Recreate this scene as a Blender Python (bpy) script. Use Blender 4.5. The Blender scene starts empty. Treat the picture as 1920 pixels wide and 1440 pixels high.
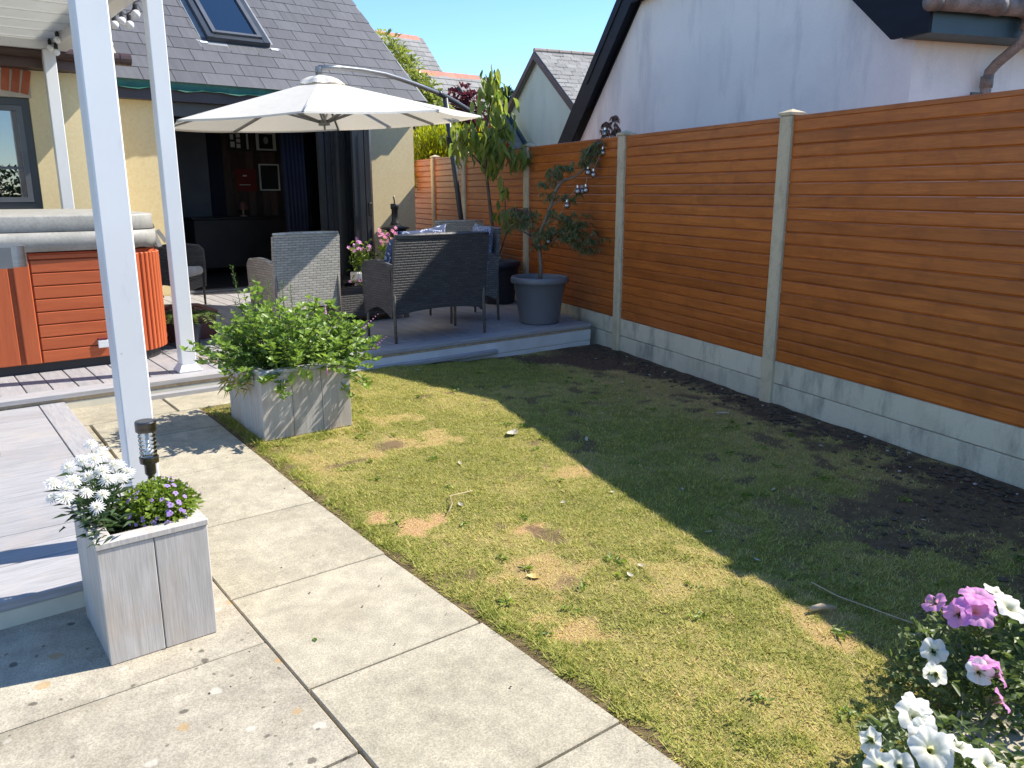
import bpy, math, random
import numpy as np
from mathutils import Vector, Matrix
R = math.radians
random.seed(11)
rng = np.random.default_rng(11)
sc = bpy.context.scene
col = sc.collection

# ------------------------------------------------------------------ camera
cam = bpy.data.cameras.new('camera')
cam.sensor_width = 36.0
cam.lens = 1500.0 / 1920.0 * 36.0
cam.clip_start = 0.05
cam.clip_end = 2000
camo = bpy.data.objects.new('camera', cam)
camo.location = (0, 0, 1.4)
camo.rotation_euler = (R(90 - 13.55), 0, R(-37.6))
col.objects.link(camo)
sc.camera = camo

# ------------------------------------------------------------------ light
SUN_AZ, SUN_EL = 105.0, 45.8          # clockwise from +Y
sdir = Vector((math.sin(R(SUN_AZ)) * math.cos(R(SUN_EL)), math.cos(R(SUN_AZ)) * math.cos(R(SUN_EL)), math.sin(R(SUN_EL))))
sl = bpy.data.lights.new('sun', 'SUN')
sl.energy = 4.5
sl.angle = R(0.53)
sl.color = (1.0, 0.94, 0.84)
slo = bpy.data.objects.new('sun', sl)
slo.rotation_euler = (-sdir).to_track_quat('-Z', 'Y').to_euler()
slo.location = (20, -6, 20)
col.objects.link(slo)
w = bpy.data.worlds.new('World')
sc.world = w
w.use_nodes = True
nt = w.node_tree
bg = nt.nodes['Background']
sky = nt.nodes.new('ShaderNodeTexSky')
sky.sky_type = 'NISHITA'
sky.sun_disc = False
sky.sun_elevation = R(SUN_EL)
sky.sun_rotation = R(SUN_AZ)
sky.air_density = 0.8
sky.altitude = 300
sky.dust_density = 0.0
sky.ozone_density = 3.0
hs = nt.nodes.new('ShaderNodeHueSaturation')
hs.inputs['Saturation'].default_value = 1.12
nt.links.new(sky.outputs[0], hs.inputs['Color'])
nt.links.new(hs.outputs[0], bg.inputs[0])
bg.inputs[1].default_value = 0.145
sc.view_settings.view_transform = 'Standard'
sc.view_settings.look = 'None'
sc.view_settings.gamma = 1
sc.view_settings.use_curve_mapping = False
sc.view_settings.exposure = 1.0

# ------------------------------------------------------------------ helpers
class MB:
    def __init__(s):
        s.v = []; s.f = []
    def add(s, vs, fs):
        n = len(s.v)
        s.v += [tuple(map(float, p)) for p in vs]
        s.f += [tuple(i + n for i in f) for f in fs]
        return s
    def hexa(s, p):      # 4 bottom, 4 top (ccw from above)
        return s.add(p, [(3, 2, 1, 0), (4, 5, 6, 7), (0, 1, 5, 4), (1, 2, 6, 5), (2, 3, 7, 6), (3, 0, 4, 7)])
    def box(s, x0, y0, z0, x1, y1, z1):
        return s.hexa([(x0, y0, z0), (x1, y0, z0), (x1, y1, z0), (x0, y1, z0), (x0, y0, z1), (x1, y0, z1), (x1, y1, z1), (x0, y1, z1)])
    def cbox(s, x0, y0, z0, x1, y1, z1, c=0.004, M=None):
        lo = (x0, y0, z0); hi = (x1, y1, z1); vs = []; idx = {}
        for sx in (0, 1):
            for sy in (0, 1):
                for sz in (0, 1):
                    k = (sx, sy, sz)
                    for a in range(3):
                        p = []
                        for b in range(3):
                            q = hi[b] if k[b] else lo[b]
                            if b != a: q += -c if k[b] else c
                            p.append(q)
                        idx[(k, a)] = len(vs); vs.append(p)
        fs = []
        for a in range(3):
            b, d = (a + 1) % 3, (a + 2) % 3
            for sg in (0, 1):
                ks = []
                for (u, v) in ((0, 0), (1, 0), (1, 1), (0, 1)):
                    k = [0, 0, 0]; k[a] = sg; k[b] = u; k[d] = v; ks.append(tuple(k))
                fs.append([idx[(k, a)] for k in ks])
        for a in range(3):
            b, d = (a + 1) % 3, (a + 2) % 3
            for sb in (0, 1):
                for sd in (0, 1):
                    k0 = [0, 0, 0]; k0[b] = sb; k0[d] = sd
                    k1 = list(k0); k1[a] = 1
                    k0 = tuple(k0); k1 = tuple(k1)
                    fs.append([idx[(k0, b)], idx[(k1, b)], idx[(k1, d)], idx[(k0, d)]])
        for k in {q[0] for q in idx}:
            fs.append([idx[(k, 0)], idx[(k, 1)], idx[(k, 2)]])
        cc = Vector([(lo[i] + hi[i]) / 2 for i in range(3)])
        out = []
        for f in fs:
            P = [Vector(vs[i]) for i in f]
            n = (P[1] - P[0]).cross(P[2] - P[0])
            m = sum(P, Vector()) / len(P) - cc
            out.append(tuple(f) if n.dot(m) > 0 else tuple(reversed(f)))
        if M is not None:
            vs = [M @ Vector(p) for p in vs]
        return s.add(vs, out)
    def bar(s, a, b, wd, h, up=(0, 0, 1)):
        a = Vector(a); b = Vector(b); d = (b - a).normalized()
        sd = d.cross(Vector(up))
        if sd.length < 1e-4: sd = d.cross(Vector((0, 1, 0)))
        sd.normalize(); u = sd.cross(d)
        sd *= wd / 2; u *= h / 2
        return s.hexa([a - sd - u, a + sd - u, b + sd - u, b - sd - u, a - sd + u, a + sd + u, b + sd + u, b - sd + u])
    def tube(s, pts, r, n=8, cap=True):
        pts = [Vector(p) for p in pts]
        rs = r if isinstance(r, (list, tuple)) else [r] * len(pts)
        rs = rs + [rs[-1]] * (len(pts) - len(rs))
        vs = []; fs = []; prev = None
        for i, p in enumerate(pts):
            d = (pts[min(i + 1, len(pts) - 1)] - pts[max(i - 1, 0)]).normalized()
            if prev is None:
                u = d.cross(Vector((0, 0, 1)))
                if u.length < 1e-3: u = d.cross(Vector((0, 1, 0)))
            else:
                u = prev - d * prev.dot(d)
            u.normalize(); prev = u; v = d.cross(u)
            for k in range(n):
                t = 2 * math.pi * k / n
                vs.append(p + (u * math.cos(t) + v * math.sin(t)) * rs[i])
        for i in range(len(pts) - 1):
            for k in range(n):
                a = i * n + k; b = i * n + (k + 1) % n
                fs.append((a, b, b + n, a + n))
        if cap:
            fs.append(tuple(reversed(range(n)))); fs.append(tuple(range((len(pts) - 1) * n, len(pts) * n)))
        return s.add(vs, fs)
    def lathe(s, prof, c=(0, 0, 0), n=24, cap=True):
        vs = []; fs = []
        for (r, z) in prof:
            for k in range(n):
                t = 2 * math.pi * k / n
                vs.append((c[0] + r * math.cos(t), c[1] + r * math.sin(t), c[2] + z))
        m = len(prof)
        for i in range(m - 1):
            for k in range(n):
                a = i * n + k; b = i * n + (k + 1) % n
                fs.append((a, b, b + n, a + n))
        if cap:
            fs.append(tuple(reversed(range(n)))); fs.append(tuple(range((m - 1) * n, m * n)))
        return s.add(vs, fs)
    def prism(s, poly, ext):
        n = len(poly); e = Vector(ext); P = [Vector(p) for p in poly]
        nn = Vector()
        for i in range(n): nn += P[i].cross(P[(i + 1) % n])
        if nn.dot(e) < 0: P.reverse()
        vs = P + [p + e for p in P]
        fs = [tuple(reversed(range(n))), tuple(range(n, 2 * n))]
        for i in range(n):
            j = (i + 1) % n; fs.append((i, j, j + n, i + n))
        return s.add(vs, fs)
    def ball(s, c, r, n=12, m=8, sz=1.0):
        prof = [(max(r * math.sin(math.pi * i / m), 1e-4), -r * sz * math.cos(math.pi * i / m)) for i in range(m + 1)]
        return s.lathe(prof, c, n)

def WL(o):
    v = Vector((0, 0, 0))
    while o is not None:
        v += o.location; o = o.parent
    return v

def tag(o, label=None, cat=None, group=None, kind=None):
    if label: o['label'] = label
    if cat: o['category'] = cat
    if group: o['group'] = group
    if kind: o['kind'] = kind
    return o

def from_np(name, v, f, mat, parent=None, smooth=False, recenter=True):
    v = np.asarray(v, dtype=np.float64)
    if recenter:
        mn, mx = v.min(0), v.max(0); o = (mn + mx) / 2; o[2] = mn[2]
    else:
        o = np.zeros(3)
    me = bpy.data.meshes.new(name)
    if isinstance(f, np.ndarray):
        nv = len(v); nf, k = f.shape
        me.vertices.add(nv); me.vertices.foreach_set('co', (v - o).astype(np.float32).ravel())
        me.loops.add(nf * k); me.loops.foreach_set('vertex_index', f.astype(np.int32).ravel())
        me.polygons.add(nf); me.polygons.foreach_set('loop_start', np.arange(0, nf * k, k, dtype=np.int32))
        me.update(calc_edges=True)
    else:
        me.from_pydata([tuple(p) for p in (v - o)], [], f)
        me.update()
    if mat: me.materials.append(mat)
    if smooth: me.polygons.foreach_set('use_smooth', [True] * len(me.polygons))
    ob = bpy.data.objects.new(name, me)
    col.objects.link(ob)
    if parent is not None:
        ob.parent = parent; ob.location = Vector(o) - WL(parent)
    else:
        ob.location = Vector(o)
    return ob

def mk(name, mb, mat, parent=None, smooth=False, **kw):
    ob = from_np(name, mb.v, mb.f, mat, parent, smooth)
    return tag(ob, **kw) if kw else ob

def thing(name, label, cat, loc=(0, 0, 0), rotz=0, group=None, kind=None):
    o = bpy.data.objects.new(name, None)
    o.empty_display_size = 0.1
    col.objects.link(o); o.location = loc; o.rotation_euler = (0, 0, rotz)
    return tag(o, label, cat, group, kind)

def inst(src, name, parent, loc, rot=None):
    o = bpy.data.objects.new(name, src.data)
    col.objects.link(o)
    if parent is not None:
        o.parent = parent; o.location = Vector(loc) - WL(parent)
    else:
        o.location = loc
    if rot is not None: o.rotation_euler = rot
    return o

def copy_tree(o, parent=None):
    c = o.copy(); col.objects.link(c)
    if parent is not None: c.parent = parent
    for ch in list(o.children): copy_tree(ch, c)
    return c

def color_attr(ob, name, vals):      # per-vertex float -> point attribute
    a = ob.data.attributes.new(name, 'FLOAT', 'POINT')
    a.data.foreach_set('value', np.asarray(vals, dtype=np.float32))

# ------------------------------------------------------------------ materials
def newmat(name):
    m = bpy.data.materials.new(name); m.use_nodes = True
    t = m.node_tree; b = t.nodes['Principled BSDF']
    return m, t, b

def nd(t, typ, **kw):
    n = t.nodes.new(typ)
    for k, v in kw.items():
        if hasattr(n, k): setattr(n, k, v)
        else: n.inputs[k].default_value = v
    return n

def coords(t, stretch=(1, 1, 1), rnd=True, src='Object'):
    tc = nd(t, 'ShaderNodeTexCoord')
    mp = nd(t, 'ShaderNodeMapping')
    mp.inputs['Scale'].default_value = stretch
    if rnd:
        oi = nd(t, 'ShaderNodeObjectInfo')
        mu = nd(t, 'ShaderNodeMath', operation='MULTIPLY'); mu.inputs[1].default_value = 53.0
        t.links.new(oi.outputs['Random'], mu.inputs[0])
        va = nd(t, 'ShaderNodeVectorMath', operation='ADD')
        t.links.new(tc.outputs[src], va.inputs[0]); t.links.new(mu.outputs[0], va.inputs[1])
        t.links.new(va.outputs[0], mp.inputs['Vector'])
    else:
        t.links.new(tc.outputs[src], mp.inputs['Vector'])
    return mp.outputs[0]

def ramp(t, fac, stops):
    r = nd(t, 'ShaderNodeValToRGB')
    e = r.color_ramp.elements
    while len(e) < len(stops): e.new(0.5)
    for el, (p, c) in zip(e, stops):
        el.position = p; el.color = (c[0], c[1], c[2], 1) if len(c) == 3 else c
    t.links.new(fac, r.inputs[0])
    return r.outputs[0]

def noise(t, vec, scale, detail=6, rough=0.55, dist=0.0):
    n = nd(t, 'ShaderNodeTexNoise')
    n.inputs['Scale'].default_value = scale; n.inputs['Detail'].default_value = detail
    n.inputs['Roughness'].default_value = rough; n.inputs['Distortion'].default_value = dist
    t.links.new(vec, n.inputs['Vector'])
    return n.outputs['Fac']

def mix(t, fac, a, b, mode='MIX'):
    m = nd(t, 'ShaderNodeMix', data_type='RGBA', blend_type=mode)
    for i, x in ((0, fac), (6, a), (7, b)):
        if hasattr(x, 'is_linked') or hasattr(x, 'links'): t.links.new(x, m.inputs[i])
        elif i == 0: m.inputs[0].default_value = x
        else: m.inputs[i].default_value = (x[0], x[1], x[2], 1)
    return m.outputs[2]

def objrand(t, colr, amt=0.15, hue=0.0):
    oi = nd(t, 'ShaderNodeObjectInfo')
    mr = nd(t, 'ShaderNodeMapRange'); mr.inputs[3].default_value = 1 - amt; mr.inputs[4].default_value = 1 + amt
    t.links.new(oi.outputs['Random'], mr.inputs[0])
    h = nd(t, 'ShaderNodeHueSaturation')
    t.links.new(colr, h.inputs['Color']); t.links.new(mr.outputs[0], h.inputs['Value'])
    return h.outputs[0]

def bump(t, b, h, strength=0.3, dist=0.005):
    n = nd(t, 'ShaderNodeBump'); n.inputs['Strength'].default_value = strength; n.inputs['Distance'].default_value = dist
    t.links.new(h, n.inputs['Height']); t.links.new(n.outputs[0], b.inputs['Normal'])

def pm(name, c1, c2, scale=6, rough=0.6, stretch=(1, 1, 1), bumps=0.2, bscale=120, bdist=0.003, rnd=0.0, metallic=0, spec=0.5, speck=0.0, lohi=(0.35, 0.65), src='Object', coat=0):
    m, t, b = newmat(name)
    v = coords(t, stretch, True, src)
    c = ramp(t, noise(t, v, scale), [(lohi[0], c1), (lohi[1], c2)])
    f = noise(t, v, bscale, 3)
    if speck:
        c = mix(t, speck, c, ramp(t, f, [(0.3, (0, 0, 0)), (0.7, (1, 1, 1))]), 'OVERLAY')
    if rnd: c = objrand(t, c, rnd)
    t.links.new(c, b.inputs['Base Color'])
    b.inputs['Roughness'].default_value = rough
    b.inputs['Metallic'].default_value = metallic
    b.inputs['Specular IOR Level'].default_value = spec
    if coat: b.inputs['Coat Weight'].default_value = coat
    if bumps: bump(t, b, f, bumps, bdist)
    return m

def leafmat(name, dark, light, rough=0.45, trans=0.35, attr='lv', spec=0.4):
    m, t, b = newmat(name)
    a = nd(t, 'ShaderNodeAttribute', attribute_name=attr)
    c = ramp(t, a.outputs['Fac'], [(0.0, dark), (1.0, light)])
    t.links.new(c, b.inputs['Base Color'])
    b.inputs['Roughness'].default_value = rough
    b.inputs['Specular IOR Level'].default_value = spec
    tr = nd(t, 'ShaderNodeBsdfTranslucent')
    h = nd(t, 'ShaderNodeHueSaturation'); h.inputs['Value'].default_value = 1.5; h.inputs['Saturation'].default_value = 1.1
    t.links.new(c, h.inputs['Color']); t.links.new(h.outputs[0], tr.inputs['Color'])
    ms = nd(t, 'ShaderNodeMixShader'); ms.inputs[0].default_value = trans
    t.links.new(b.outputs[0], ms.inputs[1]); t.links.new(tr.outputs[0], ms.inputs[2])
    t.links.new(ms.outputs[0], t.nodes['Material Output'].inputs[0])
    return m

def glassmat(name, tint=(0.75, 0.85, 0.85), refl=0.12):
    m, t, b = newmat(name)
    t.nodes.remove(b)
    tr = nd(t, 'ShaderNodeBsdfTransparent'); tr.inputs[0].default_value = (*tint, 1)
    gl = nd(t, 'ShaderNodeBsdfGlossy'); gl.inputs['Roughness'].default_value = 0.01
    fr = nd(t, 'ShaderNodeFresnel'); fr.inputs[0].default_value = 1.5
    ad = nd(t, 'ShaderNodeMath', operation='ADD'); ad.inputs[1].default_value = refl; ad.use_clamp = True
    t.links.new(fr.outputs[0], ad.inputs[0])
    ms = nd(t, 'ShaderNodeMixShader')
    t.links.new(ad.outputs[0], ms.inputs[0]); t.links.new(tr.outputs[0], ms.inputs[1]); t.links.new(gl.outputs[0], ms.inputs[2])
    t.links.new(ms.outputs[0], t.nodes['Material Output'].inputs[0])
    return m

def slabmat(name, lo, hi, lichen):
    m, t, b = newmat(name)
    v = coords(t)
    big = noise(t, v, 2.2, 5, 0.6)
    c = ramp(t, big, [(0.3, lo), (0.7, hi)])
    mid = noise(t, v, 14, 6, 0.7)
    c = mix(t, 0.40, c, ramp(t, mid, [(0.35, (0.30, 0.29, 0.26)), (0.65, (0.68, 0.66, 0.6))]), 'OVERLAY')
    fine = noise(t, v, 170, 3, 0.7)
    c = mix(t, 0.42, c, ramp(t, fine, [(0.33, (0.18, 0.17, 0.15)), (0.66, (0.8, 0.79, 0.76))]), 'OVERLAY')
    st = ramp(t, noise(t, v, 3.1, 7, 0.65, 0.6), [(0.55, (0, 0, 0)), (0.72, (1, 1, 1))])
    c = mix(t, nmul(t, st, 0.28), c, (0.30, 0.25, 0.17))
    if lichen:
        for (sc_, th, cc, k) in ((9, 0.13, (0.55, 0.52, 0.44), .6), (12, 0.12, (0.07, 0.06, 0.045), .75), (7, 0.13, (0.42, 0.26, 0.10), .6), (21, .11, (.09, .08, .06), .7)):
            vo = nd(t, 'ShaderNodeTexVoronoi'); vo.inputs['Scale'].default_value = sc_; vo.inputs['Randomness'].default_value = 1
            nz = nd(t, 'ShaderNodeTexNoise'); nz.inputs['Scale'].default_value = 30
            t.links.new(v, nz.inputs['Vector'])
            va = nd(t, 'ShaderNodeVectorMath', operation='MULTIPLY_ADD')
            va.inputs[1].default_value = (0.02, 0.02, 0.02); t.links.new(nz.outputs['Color'], va.inputs[0]); t.links.new(v, va.inputs[2])
            ofs = nd(t, 'ShaderNodeVectorMath', operation='ADD'); ofs.inputs[1].default_value = (sc_, th * 40, 0)
            t.links.new(va.outputs[0], ofs.inputs[0]); t.links.new(ofs.outputs[0], vo.inputs['Vector'])
            msk = ramp(t, vo.outputs['Distance'], [(th, (1, 1, 1)), (th + 0.05, (0, 0, 0))])
            sel = ramp(t, vo.outputs['Color'], [(0.5, (0, 0, 0)), (0.52, (1, 1, 1))])
            mm = mix(t, 1.0, msk, sel, 'MULTIPLY')
            c = mix(t, nmul(t, mm, k), c, cc)
    c = objrand(t, c, 0.07)
    t.links.new(c, b.inputs['Base Color'])
    b.inputs['Roughness'].default_value = 0.9
    b.inputs['Specular IOR Level'].default_value = 0.25
    bump(t, b, mix(t, 0.5, fine, mid), 0.5, 0.004)
    return m

def nmul(t, a, k):
    n = nd(t, 'ShaderNodeMath', operation='MULTIPLY'); n.inputs[1].default_value = k
    t.links.new(a, n.inputs[0]); return n.outputs[0]

def grainmat(name, c1, c2, axis, rough=0.65, rnd=0.08, streak=0.5, spec=0.4, warm=None, scale=5, coat=0):
    m, t, b = newmat(name)
    s = [9, 9, 9]; s[axis] = 0.7
    v = coords(t, tuple(s))
    n1 = noise(t, v, scale, 8, 0.6, 0.8)
    c = ramp(t, n1, [(0.3, c1), (0.7, c2)])
    v2 = coords(t, (1, 1, 1))
    if warm:
        c = mix(t, nmul(t, ramp(t, noise(t, v2, 4.5, 6, 0.62, 0.4), [(0.5, (0, 0, 0)), (0.68, (1, 1, 1))]), 0.55), c, warm)
    s3 = [60, 60, 60]; s3[axis] = 2
    f = noise(t, coords(t, tuple(s3)), 5, 4, 0.6)
    c = mix(t, streak * 0.5, c, ramp(t, f, [(0.3, (0.15, 0.15, 0.15)), (0.7, (0.8, 0.8, 0.8))]), 'OVERLAY')
    c = objrand(t, c, rnd)
    t.links.new(c, b.inputs['Base Color'])
    b.inputs['Roughness'].default_value = rough; b.inputs['Specular IOR Level'].default_value = spec
    b.inputs['Coat Weight'].default_value = coat
    bump(t, b, f, 0.15, 0.002)
    return m

def streakmat(name, base, dark, stain, amt=0.6, zs=0.5, rough=0.85, scale=5, bscale=150, bd=0.004):
    m, t, b = newmat(name)
    v = coords(t)
    vs = coords(t, (1, 1, zs))
    c = ramp(t, noise(t, v, 1.3, 4), [(0.3, base), (0.7, tuple(x * 0.92 for x in base))])
    s1 = ramp(t, noise(t, vs, scale, 7, 0.65), [(0.5, (0, 0, 0)), (0.7, (1, 1, 1))])
    c = mix(t, nmul(t, s1, amt), c, dark)
    s2 = ramp(t, noise(t, v, scale * .35, 6, 0.65), [(0.52, (0, 0, 0)), (0.75, (1, 1, 1))])
    c = mix(t, nmul(t, s2, amt), c, stain)
    c = objrand(t, c, 0.05)
    f = noise(t, v, bscale, 4, 0.65)
    c = mix(t, 0.18, c, ramp(t, f, [(0.3, (0.2, 0.2, 0.2)), (0.7, (0.8, 0.8, 0.8))]), 'OVERLAY')
    t.links.new(c, b.inputs['Base Color'])
    b.inputs['Roughness'].default_value = rough; b.inputs['Specular IOR Level'].default_value = 0.25
    bump(t, b, f, 0.35, bd)
    return m

def wickermat(name, c1, c2, mortar=(0.02, 0.018, 0.016)):
    m, t, b = newmat(name)
    tc = nd(t, 'ShaderNodeTexCoord'); sp = nd(t, 'ShaderNodeSeparateXYZ'); t.links.new(tc.outputs['Object'], sp.inputs[0])
    ad = nd(t, 'ShaderNodeMath', operation='ADD'); t.links.new(sp.outputs[0], ad.inputs[0]); t.links.new(sp.outputs[1], ad.inputs[1])
    cb = nd(t, 'ShaderNodeCombineXYZ'); t.links.new(ad.outputs[0], cb.inputs[0]); t.links.new(sp.outputs[2], cb.inputs[1])
    br = nd(t, 'ShaderNodeTexBrick'); t.links.new(cb.outputs[0], br.inputs['Vector'])
    br.offset = 0.5
    for k, x in (('Scale', 1.0), ('Brick Width', 0.066), ('Row Height', 0.0205), ('Mortar Size', 0.0030), ('Mortar Smooth', 0.9), ('Bias', 0.0)):
        br.inputs[k].default_value = x
    br.inputs['Color1'].default_value = (*c1, 1); br.inputs['Color2'].default_value = (*c2, 1); br.inputs['Mortar'].default_value = (*mortar, 1)
    vs = coords(t, (8, 8, 70), True)
    f = noise(t, vs, 3, 4)
    c = mix(t, 0.35, br.outputs['Color'], ramp(t, f, [(0.3, (0.2, 0.2, 0.2)), (0.7, (0.85, 0.85, 0.85))]), 'OVERLAY')
    t.links.new(c, b.inputs['Base Color'])
    b.inputs['Roughness'].default_value = 0.5
    inv = nd(t, 'ShaderNodeMath', operation='SUBTRACT'); inv.inputs[0].default_value = 1; t.links.new(br.outputs['Fac'], inv.inputs[1])
    bump(t, b, inv.outputs[0], 0.9, 0.008)
    return m

def cushionmat(name, ground, pat, scale, kind):
    m, t, b = newmat(name)
    v = coords(t)
    if kind == 'floral':
        vo = nd(t, 'ShaderNodeTexVoronoi', feature='F1'); vo.inputs['Scale'].default_value = scale; t.links.new(v, vo.inputs['Vector'])
        wv = nd(t, 'ShaderNodeMath', operation='SINE'); t.links.new(nmul(t, vo.outputs['Distance'], 22.0), wv.inputs[0])
        n2 = noise(t, v, scale * 3.5, 2, 0.5, 1.2)
        msk = mix(t, 1.0, ramp(t, wv.outputs[0], [(0.62, (0, 0, 0)), (0.75, (1, 1, 1))]), ramp(t, n2, [(0.46, (0, 0, 0)), (0.5, (1, 1, 1)), (0.56, (1, 1, 1)), (0.6, (.2, .2, .2))]), 'MULTIPLY')
    else:
        msk = ramp(t, noise(t, v, scale * 5, 3, 0.6, 2.5), [(0.47, (0, 0, 0)), (0.5, (1, 1, 1)), (0.55, (1, 1, 1)), (0.58, (0, 0, 0))])
    c = mix(t, msk, ground, pat)
    t.links.new(c, b.inputs['Base Color']); b.inputs['Roughness'].default_value = 0.9
    b.inputs['Sheen Weight'].default_value = 0.2
    bump(t, b, noise(t, v, 300, 2), 0.2, 0.001)
    return m

MT = {}
def upvcmat():
    m, t, b = newmat('white_upvc')
    v = coords(t)
    c = ramp(t, noise(t, v, 2, 4), [(0.3, (0.72, 0.72, 0.71)), (0.7, (0.79, 0.79, 0.78))])
    d1 = ramp(t, noise(t, coords(t, (1, 1, .25)), 16, 6, .7), [(0.62, (0, 0, 0)), (0.8, (1, 1, 1))])
    c = mix(t, nmul(t, d1, .35), c, (0.45, 0.43, 0.38))
    vo = nd(t, 'ShaderNodeTexVoronoi'); vo.inputs['Scale'].default_value = 13; t.links.new(v, vo.inputs['Vector'])
    sp = mix(t, 1.0, ramp(t, vo.outputs['Distance'], [(0.035, (1, 1, 1)), (0.06, (0, 0, 0))]), ramp(t, vo.outputs['Color'], [(0.6, (0, 0, 0)), (0.62, (1, 1, 1))]), 'MULTIPLY')
    c = mix(t, nmul(t, sp, .6), c, (0.2, 0.19, 0.17))
    t.links.new(c, b.inputs['Base Color']); b.inputs['Roughness'].default_value = .33
    return m
MT['upvc'] = upvcmat()
MT['paint'] = pm('white_paint', (0.62, 0.62, 0.60), (0.76, 0.76, 0.74), 4, 0.55, bumps=0.1)
MT['cream_paint'] = pm('cream_board', (0.62, 0.58, 0.46), (0.72, 0.68, 0.56), 4, 0.6, bumps=0.1)
MT['deck_y'] = grainmat('grey_deck_along', (0.27, 0.265, 0.275), (0.37, 0.36, 0.365), 1, warm=(0.40, 0.36, 0.33))
MT['deck_x'] = grainmat('grey_deck_across', (0.29, 0.285, 0.295), (0.39, 0.38, 0.385), 0, warm=(0.40, 0.36, 0.33))
MT['planter'] = grainmat('grey_washed_planks', (0.40, 0.375, 0.345), (0.53, 0.50, 0.47), 2, streak=0.45, warm=(0.46, 0.37, 0.29))
MT['slab'] = slabmat('path_slab', (0.325, 0.295, 0.23), (0.425, 0.388, 0.31), False)
MT['slab_old'] = slabmat('weathered_slab', (0.29, 0.26, 0.21), (0.45, 0.41, 0.34), True)
MT['concrete'] = streakmat('fence_concrete', (0.64, 0.575, 0.44), (0.19, 0.18, 0.155), (0.40, 0.35, 0.26), 0.75, 0.32, scale=7)
MT['post_concrete'] = streakmat('post_concrete', (0.62, 0.51, 0.35), (0.26, 0.21, 0.15), (0.48, 0.39, 0.26), 0.5, 0.6, scale=16)
MT['slat'] = grainmat('golden_oak_slat', (0.33, 0.082, 0.013), (0.50, 0.143, 0.025), 1, rough=0.34, rnd=0.10, streak=0.5, spec=0.5, warm=(0.25, 0.062, 0.011), scale=3)
MT['slat_groove'] = pm('slat_groove', (0.26, 0.075, 0.018), (0.30, 0.09, 0.02), 5, 0.5)
MT['cream_wall'] = streakmat('cream_render', (0.78, 0.65, 0.38), (0.70, 0.57, 0.32), (0.74, 0.62, 0.38), 0.3, 0.6, scale=3, bscale=30, bd=0.003)
MT['white_wall'] = streakmat('white_render', (0.83, 0.81, 0.78), (0.47, 0.47, 0.48), (0.60, 0.60, 0.61), 0.65, 0.22, scale=2.6, bscale=60)
MT['pale_wall'] = streakmat('pale_green_render', (0.66, 0.68, 0.56), (0.46, 0.49, 0.40), (0.56, 0.60, 0.50), 0.6, 0.4, scale=1.6, bscale=60)
MT['slate'] = grainmat('roof_slate', (0.088, 0.088, 0.094), (0.120, 0.119, 0.126), 1, rough=0.6, rnd=0.13, streak=0.35, spec=0.4, scale=2)
MT['slate_far'] = grainmat('old_roof_slate', (0.20, 0.195, 0.185), (0.27, 0.265, 0.25), 1, rough=0.75, rnd=0.16, streak=0.4, scale=2)
MT['underlay'] = pm('roof_underlay', (0.35, 0.35, 0.35), (0.42, 0.42, 0.42), 5, 0.8)
MT['ridge'] = pm('red_ridge_tile', (0.50, 0.15, 0.09), (0.62, 0.21, 0.13), 4, 0.7, rnd=0.12)
MT['ridge_grey'] = pm('brown_ridge_tile', (0.30, 0.23, 0.19), (0.38, 0.30, 0.25), 4, 0.8, rnd=0.12)
MT['navy_board'] = pm('dark_blue_board', (0.004, 0.007, 0.014), (0.008, 0.012, 0.022), 3, 0.6, stretch=(1, 1, 4), bumps=0.05, spec=0.2)
MT['teal_board'] = pm('teal_fascia', (0.018, 0.045, 0.06), (0.03, 0.065, 0.085), 3, 0.45)
MT['brown_board'] = pm('brown_fascia', (0.075, 0.045, 0.04), (0.10, 0.06, 0.052), 3, 0.5)
MT['plum_board'] = pm('dark_plum_fascia', (0.030, 0.024, 0.032), (0.042, 0.034, 0.042), 3, 0.45)
MT['gutter_brown'] = pm('brown_gutter', (0.055, 0.03, 0.026), (0.075, 0.042, 0.036), 3, 0.35)
MT['gutter_worn'] = pm('worn_grey_brown_gutter', (0.13, 0.105, 0.09), (0.27, 0.235, 0.21), 7, 0.6, speck=0.3)
MT['green_strip'] = pm('green_membrane', (0.012, 0.085, 0.055), (0.022, 0.13, 0.085), 6, 0.4)
MT['anthracite'] = pm('anthracite_frame', (0.038, 0.042, 0.048), (0.05, 0.055, 0.062), 3, 0.35, bumps=0.03)
MT['grey_frame'] = pm('grey_window_frame', (0.085, 0.09, 0.10), (0.11, 0.115, 0.125), 3, 0.4, bumps=0.03)
MT['lead'] = pm('lead_flashing', (0.24, 0.25, 0.26), (0.32, 0.33, 0.34), 6, 0.5)
MT['tub'] = grainmat('redwood_tub_panel', (0.42, 0.088, 0.028), (0.52, 0.122, 0.040), 0, rough=0.5, rnd=0.04, streak=0.3, scale=2)
MT['tub_v'] = grainmat('redwood_tub_stave', (0.42, 0.088, 0.028), (0.52, 0.122, 0.040), 2, rough=0.5, rnd=0.04, streak=0.3, scale=2)
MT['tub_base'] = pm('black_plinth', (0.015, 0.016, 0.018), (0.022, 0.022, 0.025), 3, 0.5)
MT['vinyl'] = pm('grey_vinyl_cover', (0.28, 0.272, 0.245), (0.36, 0.35, 0.32), 7, 0.55, bumps=0.25, bscale=60, speck=0.12)
MT['rattan'] = wickermat('grey_rattan', (0.52, 0.485, 0.41), (0.40, 0.37, 0.31), (0.20, 0.18, 0.15))
MT['rattan_dark'] = wickermat('dark_rattan', (0.10, 0.095, 0.092), (0.065, 0.062, 0.062), (0.03, 0.028, 0.027))
MT['rattan_mid'] = wickermat('mid_grey_rattan', (0.22, 0.21, 0.19), (0.15, 0.145, 0.135), (0.06, 0.055, 0.05))
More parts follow.
